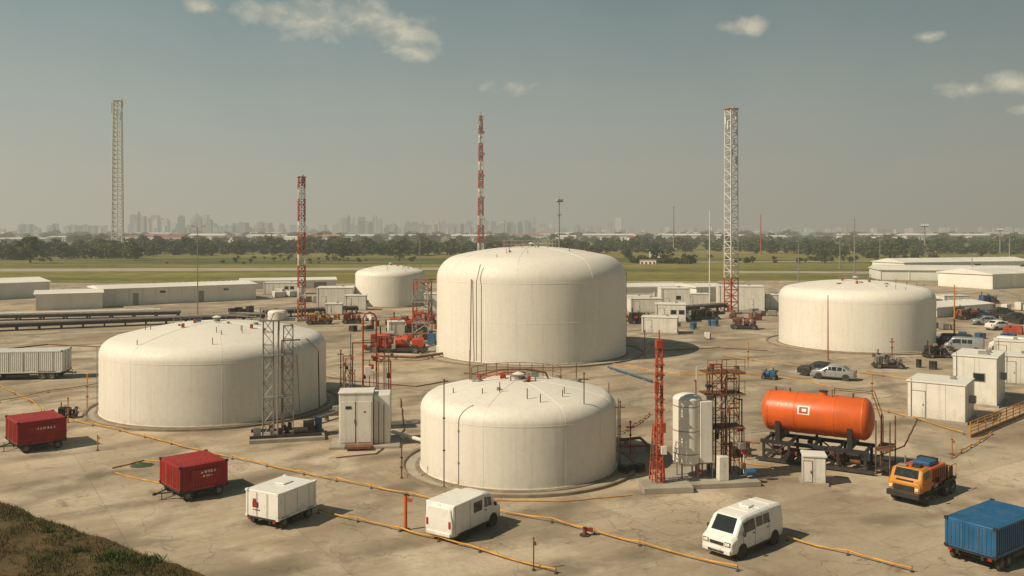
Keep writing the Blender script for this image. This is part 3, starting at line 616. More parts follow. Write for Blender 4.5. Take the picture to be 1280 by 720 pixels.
def cabin(name,px,py,yaw,L,W,Hh,m=WHITE,roof=.12,doors=1,win=0,ac=True):
    x,y=G(px,py); a=A(name,(x,y,YZ),yaw)
    a.box('plinth',CONC,(0,0,.08),(L+.3,W+.3,.18)); a.box('walls',m,(0,0,.16+Hh/2),(L,W,Hh),bev=.03)
    a.box('roof',ROOFW,(0,0,.17+Hh+roof/2),(L+.14,W+.14,roof),bev=.02)
    for i in range(doors):
        dx_=-L*.3+i*L*.5; w=min(.95,L*.35); hh=min(2.05,Hh*.8)
        a.box('door',m,(dx_,-W/2-.015,.2+hh/2),(w,.05,hh),bev=.01); a.box('door_frame',GREY,(dx_,-W/2-.006,.23+hh/2),(w+.1,.03,hh+.08)); a.box('handle',DARK,(dx_+w*.35,-W/2-.06,.2+hh*.5),(.05,.04,.14))
    for i in range(win):
        wx=L*.1+i*1.3; a.box('window_frame',GREY,(wx,-W/2-.01,Hh*.62),(.95,.04,.75)); a.box('window_glass',GLASS,(wx,-W/2-.02,Hh*.62),(.82,.04,.62))
    n=max(2,int(L/1.2))
    for i in range(n+1): a.box('wall_joint',GREY,(-L/2+.03+(L-.06)*i/n,-W/2-.003,.16+Hh/2),(.02,.01,Hh*.96))
    n=max(2,int(W/1.2))
    for sx in(-1,1):
        for i in range(n+1): a.box('wall_joint',GREY,(sx*(L/2+.001),-W/2+.03+(W-.06)*i/n,.16+Hh/2),(.008,.02,Hh*.96))
    if ac:
        a.box('ac_unit',GREY,(L/2+.22,0,Hh*.6),(.4,.7,.55),bev=.02); a.box('roof_vent',GREY,(L*.2,W*.1,.17+Hh+roof+.12),(.4,.4,.26),bev=.02)
        a.cyl('conduit',GREY,(-L/2+.3,-W/2-.05,.2),(-L/2+.3,-W/2-.05,Hh+.5),.03,n=6)
    return a
cabin('electrical_cabinet',1017,606,-12,1.25,1.1,1.5,ac=False).done()
cabin('site_cabin',1176,523,-36,4.2,4.0,2.8,win=0,doors=1).done()
a=cabin('site_cabin',1224,503,-36,3.4,5.0,4.0,win=1,doors=1); a.box('extractor',GREY,(.5,-1,4.4),(.8,.5,.3)); a.done()
for q in((838,402,-10,5,4,2.7,2),(842,388,0,5.5,4,4.0,1),(806,391,5,6,3,2.4,0),(965,387,0,4,3,2.6,0),(545,394,0,4,3,3.6,0),(495,420,15,2.3,1.8,1.8,0),(418,394,6,3,2.4,1.8,0),(825,417,-14,5.2,3.0,2.2,0),(1272,480,-20,3,3,2.6,0),(1245,470,-20,3,2,2.0,0),(790,388,0,7,3,2.4,0),(1262,455,-25,3,2.5,2.4,0),(1190,385,5,5,3,2.2,0),(355,368,5,9,4,2.6,2),(445,388,4,4,3,2.6,0),(870,384,2,5,3,2.4,0)):
    cabin('site_cabin',*q[:6],win=q[6]).done()
cabin('equipment_house',925,388,-8,8.5,5,4.4,win=0,doors=2).done()
cabin('equipment_house',420,384,6,7,6,3.7,doors=1).done()
def warehouse(name,pa,pb,depth,Hh,roofm=ROOFW,wallm=WALLG,rise=.5,bays=None,doorm=GREY):
    A0=Vector(G(*pa)); B0=Vector(G(*pb)); L=(B0-A0).length; yaw=math.atan2(B0.y-A0.y,B0.x-A0.x)
    nrm=Vector((-math.sin(yaw),math.cos(yaw))); c=(A0+B0)/2+nrm*depth/2
    a=A(name,(c.x,c.y,YZ if c.y<240 else 0.0),math.degrees(yaw))
    a.box('walls',wallm,(0,0,Hh/2),(L,depth,Hh))
    vs=[(sx*(L/2+.3),yy,zz) for sx in(-1,1) for yy,zz in((-depth/2-.4,Hh+.02),(0,Hh+rise),(depth/2+.4,Hh+.02),(depth/2+.4,Hh-.2),(-depth/2-.4,Hh-.2))]
    a.add('roof',roofm,vs,[(0,1,2,3,4),(9,8,7,6,5),(0,5,6,1),(1,6,7,2),(2,7,8,3),(3,8,9,4),(4,9,5,0)])
    n=bays or max(2,int(L/7))
    for i in range(n+1): a.box('pilaster',roofm,(-L/2+.2+(L-.4)*i/n,-depth/2-.06,Hh/2),(.25,.16,Hh-.25))
    for i in range(n):
        if i%5==2: a.box('roller_door',doorm,(-L/2+L*(i+.5)/n,-depth/2-.03,Hh*.35),(L/n*.4,.1,Hh*.68))
        elif i%5==4: a.box('window_band',GLASS,(-L/2+L*(i+.5)/n,-depth/2-.03,Hh*.72),(L/n*.4,.08,Hh*.12))
    for i in range(n*2): a.box('roof_sheet_rib',roofm,(-L/2+L*(i+.5)/(n*2),0,Hh+rise+.0),(.12,.5,.1))
    a.done()
warehouse('warehouse',(44,389),(128,386),10,3.1,wallm=CREAM,rise=.5)
warehouse('warehouse',(126,384),(320,375),12,3.5,wallm=CREAM,rise=.5,bays=12)
warehouse('warehouse',(-60,378),(62,372),16,3.6,wallm=CREAM,rise=.8)
warehouse('warehouse',(300,362),(420,360),8,2.2,wallm=CREAM)
warehouse('warehouse',(1100,350),(1285,352),18,3.3,wallm=CREAM,rise=1.2); warehouse('warehouse',(1130,343),(1290,340),16,4.2,wallm=CREAM,rise=1.3); warehouse('warehouse',(1240,362),(1330,358),16,4.0,wallm=CREAM,rise=1.2)
warehouse('warehouse',(775,372),(860,371),10,2.4,wallm=CREAM); warehouse('warehouse',(870,378),(905,377),8,3.2,wallm=CREAM)
warehouse('warehouse',(1170,398),(1240,392),8,1.8,wallm=CREAM)
def trestle(pa,pb,h,n,name='pipe_trestle'):
    A0=Vector(G(*pa)); B0=Vector(G(*pb)); L=(B0-A0).length; c=(A0+B0)/2
    a=A(name,(c.x,c.y,YZ),math.degrees(math.atan2(B0.y-A0.y,B0.x-A0.x)))
    for yy in(-1.2,1.2): a.box('beam',DARK,(0,yy,h),(L,.25,.35))
    a.box('deck',RUST,(0,0,h-.1),(L,2.3,.12))
    for k,yy in enumerate((-.8,-.2,.4,.9)): a.cyl('pipe',[GREY,RUST,DARK,MASTW][k],(-L/2,yy,h+.35),(L/2,yy,h+.35),.22-.03*k,n=10)
    for i in range(n+1):
        xx=-L/2+.3+(L-.6)*i/n
        for yy in(-1.2,1.2): a.box('post',DARK,(xx,yy,h/2),(.22,.22,h))
        a.cyl('brace',DARK,(xx,-1.2,.2),(xx,1.2,h-.2),.06,n=5)
    a.done()
trestle((-40,416),(330,401),.75,14); trestle((-40,402),(225,396),.6,9); trestle((330,398),(445,392),.9,8)
trestle((1090,398),(1180,384),1.2,6)
trestle((830,398),(905,392),1.4,5)
# ---------------------------------------------------------------- machinery clutter
BRED=mat('bright_red',(.55,.06,.02),.5,.3,1.2,dirt=.4)
def pump(name,px,py,yaw,L,paint,seed,sc=1.0):
    rd=random.Random(seed); x,y=G(px,py); a=A(name,(x,y,YZ),yaw)
    a.box('skid',DARK,(0,0,.35),(L,1.8,.3),bev=.03)
    a.box('engine_cover',paint,(-L*.25,0,1.15),(L*.34,1.4,1.2),bev=.08); a.cyl('drum',paint,(L*.0,0,1.1),(L*.2,0,1.1),.6,n=24)
    a.box('gearbox',paint,(L*.36,0,.95),(L*.16,1.1,.9),bev=.06); a.cyl('exhaust',DARK,(-L*.3,.4,1.7),(-L*.3,.4,2.5),.08,n=8)
    a.cyl('air_filter',GREY,(-L*.15,-.3,1.9),(-L*.02,-.3,1.9),.25,n=14); a.pipe('hose',DARK,[(L*.1,-.6,1.3),(L*.3,-1.0,.8),(L*.5,-1.1,.2)],.08)
    for i in range(4): a.box('louvre',DARK,(-L*.4+i*.35*L*.25,-.71,1.2),(.1,.03,.7))
    for i in range(14): a.box('fitting',rd.choice([DARK,DARK,GREY,REDL,RUST]),(rd.uniform(-L/2,L/2),rd.uniform(-.9,.8),rd.uniform(.6,1.8)),(rd.uniform(.15,.5),.3,rd.uniform(.15,.5)),bev=.02)
    for i in range(4): q=rd.uniform(-L/2,L/2); a.pipe('tube',rd.choice([RUST,GREY,DARK]),[(q,-.85,.4),(q,-.85,1.6),(q+.7,-.85,1.6)],.045,n=6)
    for xx in(-L*.35,L*.35):
        for sy in(-1,1): wheel(a,xx,sy*.9,.42,.25)
    a.done((sc,sc,sc))
pump('red_pump_unit',496,441,-8,6.0,BRED,1,1.25); pump('red_pump_unit',508,416,10,5,BRED,2,1.2); pump('yellow_pump_unit',399,406,5,4.0,YEL,3)
for q in(('orange_pump_unit',930,412,-10,4.0,RUST,4),('grey_pump_unit',1110,461,-10,4,GREY,5,.8),('blue_pump_unit',962,475,150,3.0,BLUE,6,.5),('grey_pump_unit',880,400,12,5,DARK,7),('grey_pump_unit',1130,390,12,4,GREY,9),('blue_pump_unit',1235,380,12,4,BLUE,19),('red_pump_unit',440,405,5,3,REDL,22),('grey_pump_unit',1170,448,5,3.5,DARK,23,.8),('red_pump_unit',530,405,8,4,REDL,24),('grey_pump_unit',800,405,8,4,DARK,25),('orange_pump_unit',1210,400,8,4,RUST,26),('grey_pump_unit',84,524,20,3,DARK,33,.5)): pump(*q)
def drums(px,py,n,m):
    x,y=G(px,py)
    for i in range(n):
        a=A('oil_drum',(x+R(-1.6,1.6),y+R(-1.2,1.2),YZ)); a.rev('drum',m,[(0,0),(.29,0),(.3,.03),(.285,.06),(.285,.29),(.3,.31),(.285,.33),(.285,.58),(.3,.6),(.285,.62),(.285,.85),(.3,.88),(.29,.9),(.27,.87),(0,.87)],n=18)
        a.cyl('bung',DARK,(.15,0,.86),(.15,0,.9),.04,n=6); a.done()
drums(890,408,5,BLUE); drums(865,412,3,BLUE); drums(412,400,4,YEL); drums(1250,425,5,BLUE); drums(470,408,4,RUST); drums(1150,462,3,DARK); drums(1100,440,2,REDL); drums(905,470,2,RUST);drums(1262,436,4,WHITE)
def crate(px,py,m=RUST,s=1.0,n=3):
    x,y=G(px,py)
    for i in range(n):
        a=A('crate',(x+R(-2,2)*s,y+R(-1.5,1.5)*s,YZ),R(0,90)); w,d,h=R(.6,1.2)*s,R(.6,1.1)*s,R(.5,.9)*s
        a.box('pallet',RUST,(0,0,.07),(w*1.1,d*1.1,.12)); a.box('box',m,(0,0,.14+h/2),(w,d,h),bev=.02)
        for k in(-.5,.5):
            a.box('slat',DARK,(k*w*.8,0,.14+h/2),(.07,d+.03,h*.98))
        a.done()
for q in((820,408,WHITE),(455,402,WHITE),(540,412,REDL),(1095,405,WHITE),(1140,410,GREY,1.2),(930,400,RUST,1.2),(1215,425,BLUE),(760,395,WHITE,1.3),(350,392,GREY,1.2),(1270,418,REDL,1.2,4),(780,592,DARK,.6,3),(925,568,DARK,.7,3),(895,425,WHITE,.8,2),(432,520,GREY,.7,3),(1060,388,WHITE,1.5,4),(1010,380,GREY,1.5,4),(1120,372,WHITE,1.8,5),(990,372,RUST,1.6,4),(1080,366,GREY,2,5),(350,372,WHITE,2,5),(450,415,DARK,1.0,4),(530,425,RUST,1.0,4),(1255,405,DARK,1.3,5),(1225,388,RUST,1.4,5),(1190,412,GREY,1.1,4),(510,400,YEL,1.0,3),(870,388,BLUE,1.2,3),(300,392,DARK,1.2,4),(950,395,GREY,1.3,4),(1275,390,WHITE,1.6,5),(385,378,GREY,1.5,4)): crate(*q)
x,y=G(528,430); a=A('access_stair_tower',(x,y,YZ),-8); 
lattice(a,0,0,0,8.5,2.2,2.0,6,[RUST,GREY,REDL],.08,.045,'frame',1)
for z in(2.8,5.6,8.4): a.box('landing',GREY,(0,0,z),(2.5,2.5,.1))
for z in(0,2.8,5.6):
    for i in range(9): a.box('tread',GREY,(-.9+i*.22,-.5 if (z//2.8)%2 else .5,z+.3+i*.3),(.26,.8,.04))
a.pipe('walkway_pipe',RUST,[(1,0,8.6),(2.8,0,8.6),(2.8,0,4)],.08); a.box('valve_house',BLUE,(1.6,-1.4,.8),(1,.8,1.4),bev=.03); a.done()
x,y=G(563,442); a=A('diagonal_conveyor',(x,y,YZ),60)
a.cyl('tube',WHITE,(-1.2,0,.3),(1.4,0,5.4),.22,n=12); a.cyl('tube',GREY,(-1.8,.5,.3),(.9,.5,4.4),.1,n=10)
for k in(0.3,.7): a.cyl('support',DARK,(-1.2+2.6*k,0,0),(-1.2+2.6*k,0,.3+5.1*k),.06,n=6)
a.box('hopper',WHITE,(-1.9,0,.6),(.9,1,1.1),bev=.05); a.done()
# ---------------------------------------------------------------- barriers, ropes, posts
def rope(name,pts,m=YLINE,z=.22,r=.042,step=2.6,stakes=True,sag=.08):
    P=[Vector(G(*p)) for p in pts]; a=A(name,(0,0,YZ))
    path=[]
    for p,q in zip(P[:-1],P[1:]):
        n=max(1,int((q-p).length/step))
        for i in range(n): path.append(p.lerp(q,i/n))
    path.append(P[-1]); tube=[]
    for i,p in enumerate(path):
        zz=z+R(-.04,.04) if stakes else z; tube.append(Vector((p.x,p.y,zz)))
        if i<len(path)-1:
            q=path[i+1]
            for k in(.25,.5,.75): 
                mid=p.lerp(q,k); tube.append(Vector((mid.x+R(-.05,.05),mid.y+R(-.05,.05),max(r,zz-sag*4*k*(1-k)))))
        if stakes:
            a.cyl('stake',RUST if i%3 else REDL,(p.x,p.y,0),(p.x,p.y,z+.06),.022,n=6); a.cyl('stake_foot',DARK,(p.x,p.y,0),(p.x,p.y,.03),.09,n=8)
    a.pipe('rope',m,tube,r,n=6); a.done()
rope('rope_barrier',[(84,528),(150,541),(250,567),(380,596),(510,622),(600,640),(690,656),(800,685),(922,717)])
rope('rope_barrier',[(398,644),(500,667),(600,693),(695,720)],step=2.2)
rope('rope_barrier',[(984,678),(1060,697),(1140,718)],step=2.2)
rope('ground_hose',[(140,588),(180,578),(250,583),(270,572)],z=.05,stakes=False,sag=0,r=.045); rope('ground_hose',[(145,594),(175,602),(215,610)],z=.05,stakes=False,sag=0,r=.045)
rope('rope_barrier',[(0,505),(60,492),(125,482)],step=3.5); rope('rope_barrier',[(80,541),(40,505),(0,485)],step=4)
rope('rope_barrier',[(905,447),(980,458),(1060,466),(1150,478)],step=3.5); rope('rope_barrier',[(1075,508),(1150,528),(1205,545)],step=2.5)
rope('ground_hose',[(590,628),(700,630),(790,622)],z=.05,stakes=False,sag=0,r=.03); rope('ground_hose',[(760,455),(850,470),(960,470),(1040,485)],z=.05,stakes=False,sag=0,r=.05)
rope('ground_hose',[(920,580),(1000,592),(1060,600)],z=.05,stakes=False,sag=0,r=.03); rope('rope_barrier',[(1190,575),(1225,555),(1240,545)],step=2)
rope('ground_hose',[(390,470),(440,478),(520,485),(560,478)],z=.06,stakes=False,sag=0,r=.05,m=RUST); rope('ground_hose',[(500,500),(505,540),(470,570),(420,575)],z=.06,stakes=False,sag=0,r=.04,m=RUST)
rope('ground_hose',[(820,440),(900,436),(960,440)],z=.06,stakes=False,sag=0,r=.06,m=RUST); rope('ground_hose',[(-10,440),(60,432),(140,436)],z=.06,stakes=False,sag=0,r=.08,m=RUST)
rope('rope_barrier',[(775,545),(800,530),(812,520)],step=1.5); rope('ground_hose',[(1170,480),(1130,560),(1090,575)],z=.05,stakes=False,sag=0,r=.035,m=RUST)
def pipeline(pts,m,r,z=.4):
    P=[G(*p) for p in pts]; a=A('pipeline',(0,0,YZ))
    a.pipe('pipe',m,[(x,y,z) for x,y in P],r,n=10)
    for (x0,y0),(x1,y1) in zip(P[:-1],P[1:]):
        n=max(1,int(math.hypot(x1-x0,y1-y0)/3))
        for i in range(n): t=(i+.5)/n; a.box('sleeper',CONC,(x0+(x1-x0)*t,y0+(y1-y0)*t,(z-r)/2),(.3,.3,z-r)); 
    a.done()
pipeline([(385,535),(430,520),(445,500)],GREY,.12); pipeline([(490,548),(530,560)],WHITE,.13); pipeline([(765,560),(800,556),(820,575)],RUST,.1); pipeline([(770,568),(812,566)],REDL,.07)
pipeline([(470,450),(520,452),(560,446)],RUST,.15); pipeline([(580,470),(640,476),(700,482)],RUST,.07,.2); pipeline([(1130,440),(1165,436),(1190,446)],GREY,.15); pipeline([(0,398),(200,392)],WHITE,.3,.6)
pipeline([(760,462),(815,480)],BLUE,.1,.2)
def bollard(px,py,h,m=ORANGE,r=.07,name='marker_post'):
    x,y=G(px,py); a=A(name,(x,y,YZ)); a.cyl('post',m,(0,0,0),(0,0,h),r,n=12); a.cyl('foot',DARK,(0,0,0),(0,0,.06),r*2.6,n=12); a.cyl('cap',DARK,(0,0,h),(0,0,h+.05),r*1.1,n=12); a.box('arm',m,(r*2,0,h*.85),(r*4,r*1.4,.16)); a.done()
bollard(507,665,1.75,ORANGE,.085); bollard(731,672,.35,RED,.1); bollard(667,716,1.4,RUST,.03); bollard(122,565,1.0,YEL,.04); bollard(1190,570,1.0,YEL,.05); bollard(918,652,.5,YEL,.05); bollard(1020,548,.8,YEL,.05)
A0=Vector(G(1213,549)); B0=Vector(G(1282,520)); a=A('yellow_railing',(0,0,YZ)); n=8
for i in range(n+1):
    p=A0.lerp(B0,i/n); a.cyl('post',YEL,(p.x,p.y,0),(p.x,p.y,1.15),.05,n=8)
for z in(.2,.45,.7,.95,1.15): a.cyl('rail',YEL,(A0.x,A0.y,z),(B0.x,B0.y,z),.035,n=6)
a.box('kick_plate',YEL,((A0.x+B0.x)/2,(A0.y+B0.y)/2,.1),((B0-A0).length,.03,.18),yaw=math.degrees(math.atan2(B0.y-A0.y,B0.x-A0.x))); a.done()
x,y=G(176,584); a=A('green_tarpaulin',(x,y,YZ)); 
GT=mat('tarp_green',(.06,.09,.045),.8,.4,3)
n=12; vs=[];fs=[]
for i in range(n):
    for j in range(n):
        u,v=i/(n-1)-.5,j/(n-1)-.5; d=max(0,1-math.hypot(u,v)*2.1); vs.append((u*1.5+R(-.03,.03),v*1.3+R(-.03,.03),.01+.28*d*R(.5,1)))
for i in range(n-1):
    for j in range(n-1):
        if math.hypot(i/(n-1)-.5,j/(n-1)-.5)<.5: fs.append((i*n+j,(i+1)*n+j,(i+1)*n+j+1,i*n+j+1))
a.add('tarpaulin',GT,vs,fs); a.done()
# ---------------------------------------------------------------- grass in the near corner
def blades(name,m,pts,hmin,hmax,w):
    vs=[];fs=[]
    for (x,y) in pts:
        h=R(hmin,hmax); t=R(0,6.28); lx_,ly_=R(-.5,.5)*h,R(-.5,.5)*h; c,s_=math.cos(t)*w,math.sin(t)*w
        o=len(vs); vs+=[(x-c,y-s_,0),(x+c,y+s_,0),(x+lx_*.4+c*.6,y+ly_*.4+s_*.6,h*.6),(x+lx_,y+ly_,h)]; fs+=[(o,o+1,o+2),(o,o+2,o+3)]
    me=bpy.data.meshes.new(name); me.from_pydata(vs,[],fs); me.materials.append(m); o=bpy.data.objects.new(name,me); scene.collection.objects.link(o)
def below(x,y,mrg=.0):
    t=(x-e0[0])/dx; return y< e0[1]+dy*t-mrg
pts=[];ptsg=[];ptso=[]
while len(pts)+len(ptso)<38000:
    x,y=R(-32,-8),R(33,50)
    if below(x,y,R(-.25,.25)):
        nv=mn.noise(Vector((x*.5,y*.5,0)))+.5*mn.noise(Vector((x*2,y*2,3)))
        if nv+R(-.3,.3)>-.05: (ptso if mn.noise(Vector((x*.35,y*.35,9)))+R(-.2,.2)>.05 else pts).append((x,y))
blades('dry_grass',GRASSD,pts,.06,.2,.012)
blades('short_green_grass',GRASSO,ptso,.06,.2,.013)
for cx,cy,rr,nn in((*G(143,698),.75,1300),(*G(186,703),.6,800),(*G(95,690),.3,200),(*G(60,665),.35,200)):
    for i in range(nn):
        q=abs(random.gauss(0,.5))*rr; t=R(0,6.28); ptsg.append((cx+q*math.cos(t)*1.3,cy+q*math.sin(t)))
blades('green_grass_tuft',GRASSG,ptsg,.08,.34,.014)
# ---------------------------------------------------------------- trees
def treemesh(seed,h,cr,shape=1.0):
    rd=random.Random(seed); V=[];Fc=[];mi=[]
    def cyl(p,q,r1,r2,n=6):
        p=Vector(p);q=Vector(q);qq=(q-p).to_track_quat('Z','Y');o=len(V)
        for c,rr in((p,r1),(q,r2)):
            for i in range(n): t=2*math.pi*i/n; V.append(c+qq@Vector((math.cos(t)*rr,math.sin(t)*rr,0)))
        for i in range(n): Fc.append((o+i,o+(i+1)%n,o+n+(i+1)%n,o+n+i)); mi.append(0)
    cyl((0,0,0),(rd.uniform(-.2,.2),0,h*.45),h*.03,h*.018)
    cl=[]
    for i in range(22):
        t=rd.uniform(0,6.28); u=rd.uniform(-.85,1); rr=cr*math.sqrt(max(.05,1-u*u))*rd.uniform(.35,1.0)
        cl.append(Vector((rr*math.cos(t)*rd.uniform(.8,1.15),rr*math.sin(t),h*.58+u*h*.38*shape)))
    for i in range(6): cyl((0,0,h*rd.uniform(.25,.45)),cl[i]*.85+Vector((0,0,h*.05)),h*.012,h*.004,5)
    for c in cl:
        mm=1 if rd.random()<.55 else 2; cs=cr*rd.uniform(.25,.42)
        for k in range(22):
            d=Vector((rd.gauss(0,1),rd.gauss(0,1),rd.gauss(0,.8))).normalized()*cs*rd.uniform(.5,1.05); p=c+d
            s_=cr*rd.uniform(.08,.14); nn=(d.normalized()+Vector((rd.uniform(-.7,.7),rd.uniform(-.7,.7),rd.uniform(-.3,.9)))).normalized(); q=nn.to_track_quat('Z','Y')
            o=len(V)
            for (ax,ay) in((-1,-.6),(.9,-.8),(1.1,.7),(-.7,1)): V.append(p+q@Vector((ax*s_,ay*s_,0)))
            Fc.append((o,o+1,o+2,o+3)); mi.append(mm)
    me=bpy.data.meshes.new('tree_mesh'); me.from_pydata([tuple(v) for v in V],[],Fc)
    for m in(TRUNK,LEAF1,LEAF2): me.materials.append(m)
    me.polygons.foreach_set('material_index',mi); me.update(); return me
TM=[treemesh(1,8,3.6),treemesh(2,9,3.4),treemesh(3,7,4.2,.8),treemesh(4,10,3.6),treemesh(5,6,3.6,.8)]
def group(name):
    e=bpy.data.objects.new(name,None); scene.collection.objects.link(e); return e
def addtree(par,x,y,s,wide=1.0):
    me=random.choice(TM); o=bpy.data.objects.new('crown',me); scene.collection.objects.link(o); o.parent=par
    o.location=(x,y,-.8*s); o.scale=(s*wide,s*wide,s*R(.8,1.15)); o.rotation_euler=(0,0,R(0,6.28))
def belt(name,n,x0,x1,y0,y1,s0,s1,dens=None,wide=1.2):
    g=group(name); c=0; tries=0
    while c<n and tries<n*12:
        tries+=1
        py=y0+(y1-y0)*random.random(); px=R(x0,x1)
        x,y=G(px,py)
        if mn.noise(Vector((x*.012,y*.012,name.__len__())))<(dens if dens is not None else -1): continue
        addtree(g,x,y,R(s0,s1),wide); c+=1
belt('tree_belt',300,-60,470,311,320,.65,1.25,-.2)
belt('tree_belt',80,-40,170,318,326,.6,1.1,-.1)
belt('tree_belt',170,380,640,311,320,.6,1.2,-.25)
belt('tree_belt',300,700,1340,308,317,.65,1.25,-.2)
belt('tree_belt',90,780,1330,315,323,.45,.85,-.05)
belt('shrub_belt',70,790,870,328,336,.25,.45,-.1)
belt('distant_woodland',400,-100,1380,300,307,.9,1.5,-.25,1.6)
belt('distant_woodland',320,-100,1380,295.5,300,1.2,2.0,-.35,2.2)
belt('distant_woodland',200,-100,1380,292.8,295.5,1.6,2.4,-.5,3.0)
belt('shrub_belt',70,860,1330,322,332,.2,.4,0.0); belt('shrub_belt',50,-20,520,322,330,.15,.3,.05)
for px,py,s in((38,329,1.25),(700,322,1.0),(742,321,.9),(430,326,.9),(1225,322,.9),(1010,321,.9),(820,326,.8)):
    x,y=G(px,py); me=random.choice(TM); o=bpy.data.objects.new('broadleaf_tree',me); scene.collection.objects.link(o); o.location=(x,y,-.1); o.scale=(s*1.3,s*1.3,s); o.rotation_euler=(0,0,R(0,6))
# ---------------------------------------------------------------- far sheds and city skyline
SR=mat('roof_red',(.45,.07,.04),.7,.3,.05); SB=mat('roof_blue',(.1,.2,.32),.7,.3,.05); SO=mat('roof_orange',(.55,.22,.06),.7,.3,.05)
def shed(px,py,wpx,hpx,roofm,wall=CREAM):
    x,y=G(px,py); w=wpx*y/F; h=hpx*y/F; a=A('distant_warehouse',(x,y,0),R(-12,12)); d=w*.5
    a.box('walls',wall,(0,0,h*.4),(w,d,h*.8))
    vs=[(sx*w*.52,yy,zz) for sx in(-1,1) for yy,zz in((-d*.53,h*.8),(0,h),(d*.53,h*.8))]
    a.add('roof',roofm,vs,[(0,1,2),(5,4,3),(0,3,4,1),(1,4,5,2),(0,2,5,3)])
    n=max(3,int(wpx/5))
    for i in range(n): a.box('bay_door',DARK if i%2 else GLASS,(-w/2+w*(i+.5)/n,-d/2-.1,h*.3),(w/n*.3,.3,h*.4))
    a.done()
rr=random.Random(5)
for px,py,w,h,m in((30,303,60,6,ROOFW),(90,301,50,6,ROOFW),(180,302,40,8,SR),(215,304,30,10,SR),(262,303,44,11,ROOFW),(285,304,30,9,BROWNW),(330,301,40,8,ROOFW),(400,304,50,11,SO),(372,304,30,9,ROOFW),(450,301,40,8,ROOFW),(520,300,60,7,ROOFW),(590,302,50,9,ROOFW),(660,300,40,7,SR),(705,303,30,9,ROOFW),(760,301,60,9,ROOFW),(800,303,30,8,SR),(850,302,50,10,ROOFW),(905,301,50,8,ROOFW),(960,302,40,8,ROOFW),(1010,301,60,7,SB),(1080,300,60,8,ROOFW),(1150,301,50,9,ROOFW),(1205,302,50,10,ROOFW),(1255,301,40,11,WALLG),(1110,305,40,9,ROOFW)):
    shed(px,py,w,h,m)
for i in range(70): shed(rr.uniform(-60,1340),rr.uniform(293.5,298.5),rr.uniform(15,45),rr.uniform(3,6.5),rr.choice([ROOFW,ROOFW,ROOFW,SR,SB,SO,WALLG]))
for px,py,w,h,m in((820,322,16,7,ROOFW),(810,330,20,6,SR)): shed(px,py,w,h,m)
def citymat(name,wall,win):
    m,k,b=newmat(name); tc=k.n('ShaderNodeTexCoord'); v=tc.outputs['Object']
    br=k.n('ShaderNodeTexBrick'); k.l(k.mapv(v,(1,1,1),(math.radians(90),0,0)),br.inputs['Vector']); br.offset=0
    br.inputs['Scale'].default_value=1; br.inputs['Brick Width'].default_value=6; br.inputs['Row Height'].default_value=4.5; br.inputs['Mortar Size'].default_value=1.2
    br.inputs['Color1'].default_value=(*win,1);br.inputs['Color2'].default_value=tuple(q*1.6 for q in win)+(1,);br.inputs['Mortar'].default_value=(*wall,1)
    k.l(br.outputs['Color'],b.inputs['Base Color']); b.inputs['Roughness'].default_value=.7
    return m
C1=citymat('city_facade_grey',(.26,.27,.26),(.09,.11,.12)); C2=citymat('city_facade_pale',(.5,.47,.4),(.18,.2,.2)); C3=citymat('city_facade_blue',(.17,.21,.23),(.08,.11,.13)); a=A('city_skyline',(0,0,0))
def tower(px,hpx,wpx,d):
    x=(px-640)/F*d; w=wpx*d/F; h=15+hpx*d/F; yw=rr.uniform(-25,25); CITY=rr.choice([C1,C1,C2,C3]); a.box('tower_block',CITY,(x,d,h/2),(w,w*.8,h),yaw=yw)
    k=rr.random()
    if k<.35: a.box('roof_plant',CITY,(x,d,h+h*.03),(w*.5,w*.4,h*.07),yaw=yw)
    elif k<.5: a.box('upper_tier',CITY,(x,d,h*1.06),(w*.62,w*.5,h*.14),yaw=yw); a.cyl('spire',CITY,(x,d,h),(x,d,h*1.3),w*.04,n=5)
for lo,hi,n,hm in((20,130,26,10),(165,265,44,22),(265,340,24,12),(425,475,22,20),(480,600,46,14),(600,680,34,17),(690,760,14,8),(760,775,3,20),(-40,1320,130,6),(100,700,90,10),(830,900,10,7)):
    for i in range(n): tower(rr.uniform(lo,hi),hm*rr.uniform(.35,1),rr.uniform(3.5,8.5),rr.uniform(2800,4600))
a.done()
# ---------------------------------------------------------------- sun, sky, camera
sd=Vector((-.80,-.36,0)).normalized(); el=math.radians(43)
sdir=Vector((sd.x*math.cos(el),sd.y*math.cos(el),math.sin(el)))
li=bpy.data.lights.new('sun','SUN'); li.energy=4.9; li.angle=math.radians(.5); li.color=(1,.855,.655)
so=bpy.data.objects.new('sun',li); scene.collection.objects.link(so); so.rotation_euler=(-sdir).to_track_quat('-Z','Y').to_euler(); so.location=(-50,-20,80)
w=bpy.data.worlds.new('World'); scene.world=w; w.use_nodes=True; nt=w.node_tree; nt.nodes.clear(); k=N(nt)
out=k.n('ShaderNodeOutputWorld'); bg=k.n('ShaderNodeBackground'); bg.inputs[1].default_value=.1; k.l(bg.outputs[0],out.inputs[0])
sky=k.n('ShaderNodeTexSky'); sky.sky_type='NISHITA'; sky.sun_disc=False; sky.sun_elevation=el; sky.sun_rotation=math.atan2(sd.x,sd.y); sky.dust_density=4; sky.air_density=1.2
tc=k.n('ShaderNodeTexCoord'); sp=k.n('ShaderNodeSeparateXYZ'); k.l(tc.outputs['Generated'],sp.inputs[0]); X,Yy,Z=sp.outputs
elv=k.m('ARCSINE',Z); az=k.m('ARCTAN2',X,Yy)
cr=k.n('ShaderNodeValToRGB'); e=cr.color_ramp; e.elements[0].position=0; e.elements[0].color=(.415,.395,.315,1); e.elements[1].position=1; e.elements[1].color=(.09,.14,.15,1)
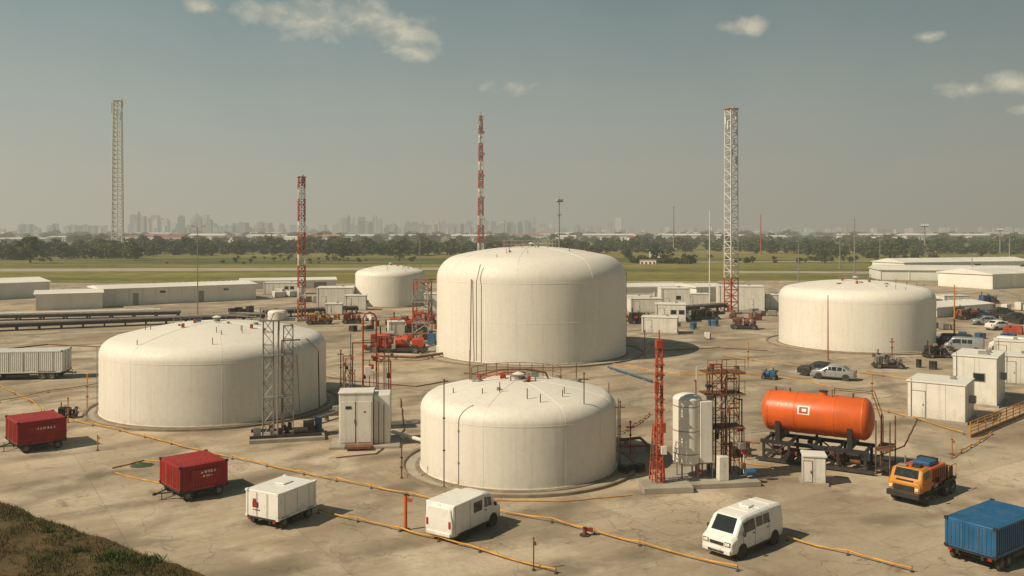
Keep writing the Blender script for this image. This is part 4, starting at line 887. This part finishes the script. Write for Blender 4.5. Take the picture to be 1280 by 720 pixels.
for p,c in((.06,(.40,.39,.32,1)),(.13,(.345,.37,.325,1)),(.2,(.27,.32,.30,1)),(.28,(.195,.26,.252,1)),(.5,(.11,.16,.165,1))): q=e.elements.new(p); q.color=c
wn=k.noise(tc.outputs['Generated'],6,4,.6); 
k.l(k.m('ADD',k.m('MAXIMUM',elv,0),k.m('MULTIPLY',k.m('SUBTRACT',wn,.5),.07)),cr.inputs[0])
g=k.rng(az,-.55,.6,1.12,.78); 
cmb=k.n('ShaderNodeVectorMath',operation='SCALE'); k.l(cr.outputs[0],cmb.inputs[0]); k.l(k.m('MULTIPLY',g,10.0),cmb.inputs['Scale'])
base=k.mix(.06,cmb.outputs[0],sky.outputs[0])
cv=k.n('ShaderNodeCombineXYZ'); k.l(az,cv.inputs[0]); k.l(k.m('MULTIPLY',elv,1.5),cv.inputs[1])
n1=k.noise(cv.outputs[0],21,6,.58,.2); mx=None
for px,py,rx,ry,am in((345,16,40,18,1.0),(395,24,58,20,1.08),(450,16,42,20,1.05),(500,40,52,20,1.05),(520,66,30,12,.92),(248,8,22,9,1.0),(640,108,50,14,.68),(930,33,34,11,.98),(1160,46,30,8,.92),(1215,112,42,11,.96),(1262,104,36,14,1.03),(1285,135,24,7,.97)):
    a0=math.atan2(px-640,F); e_=math.atan2(HOR-py,math.hypot(F,px-640))
    q=k.m('SQRT',k.m('ADD',k.m('POWER',k.m('DIVIDE',k.m('SUBTRACT',az,a0),rx/F),2),k.m('POWER',k.m('DIVIDE',k.m('SUBTRACT',elv,e_),ry/F),2)))
    mval=k.m('SUBTRACT',am,q); mx=mval if mx is None else k.m('MAXIMUM',mx,mval)
dens=k.m('ADD',k.m('MULTIPLY',k.m('MAXIMUM',mx,-1.5),.75),k.m('MULTIPLY',k.m('SUBTRACT',n1,.48),2.3))
fac=k.rng(dens,.0,.8,0,.72)
n2=k.noise(k.mapv(cv.outputs[0],loc=(.012,.012,0)),21,4,.58,.2); 
lit=k.rng(k.m('SUBTRACT',n1,n2),-.10,.08)
cc=k.mix(lit,(5.0,4.7,3.7),(6.6,6.0,4.6))
final=k.mix(fac,base,cc)
k.l(final,bg.inputs[0])
cam=bpy.data.cameras.new('camera'); co=bpy.data.objects.new('camera',cam); scene.collection.objects.link(co); co.location=(0,0,H); co.rotation_euler=(math.radians(90),0,0)
cam.sensor_width=36; cam.lens=36*F/1280; cam.shift_y=-70/1280; cam.clip_start=.5; cam.clip_end=30000
scene.camera=co
scene.view_settings.view_transform='Standard'; scene.view_settings.look='None'; scene.view_settings.exposure=0
print('objs',len(bpy.data.objects))
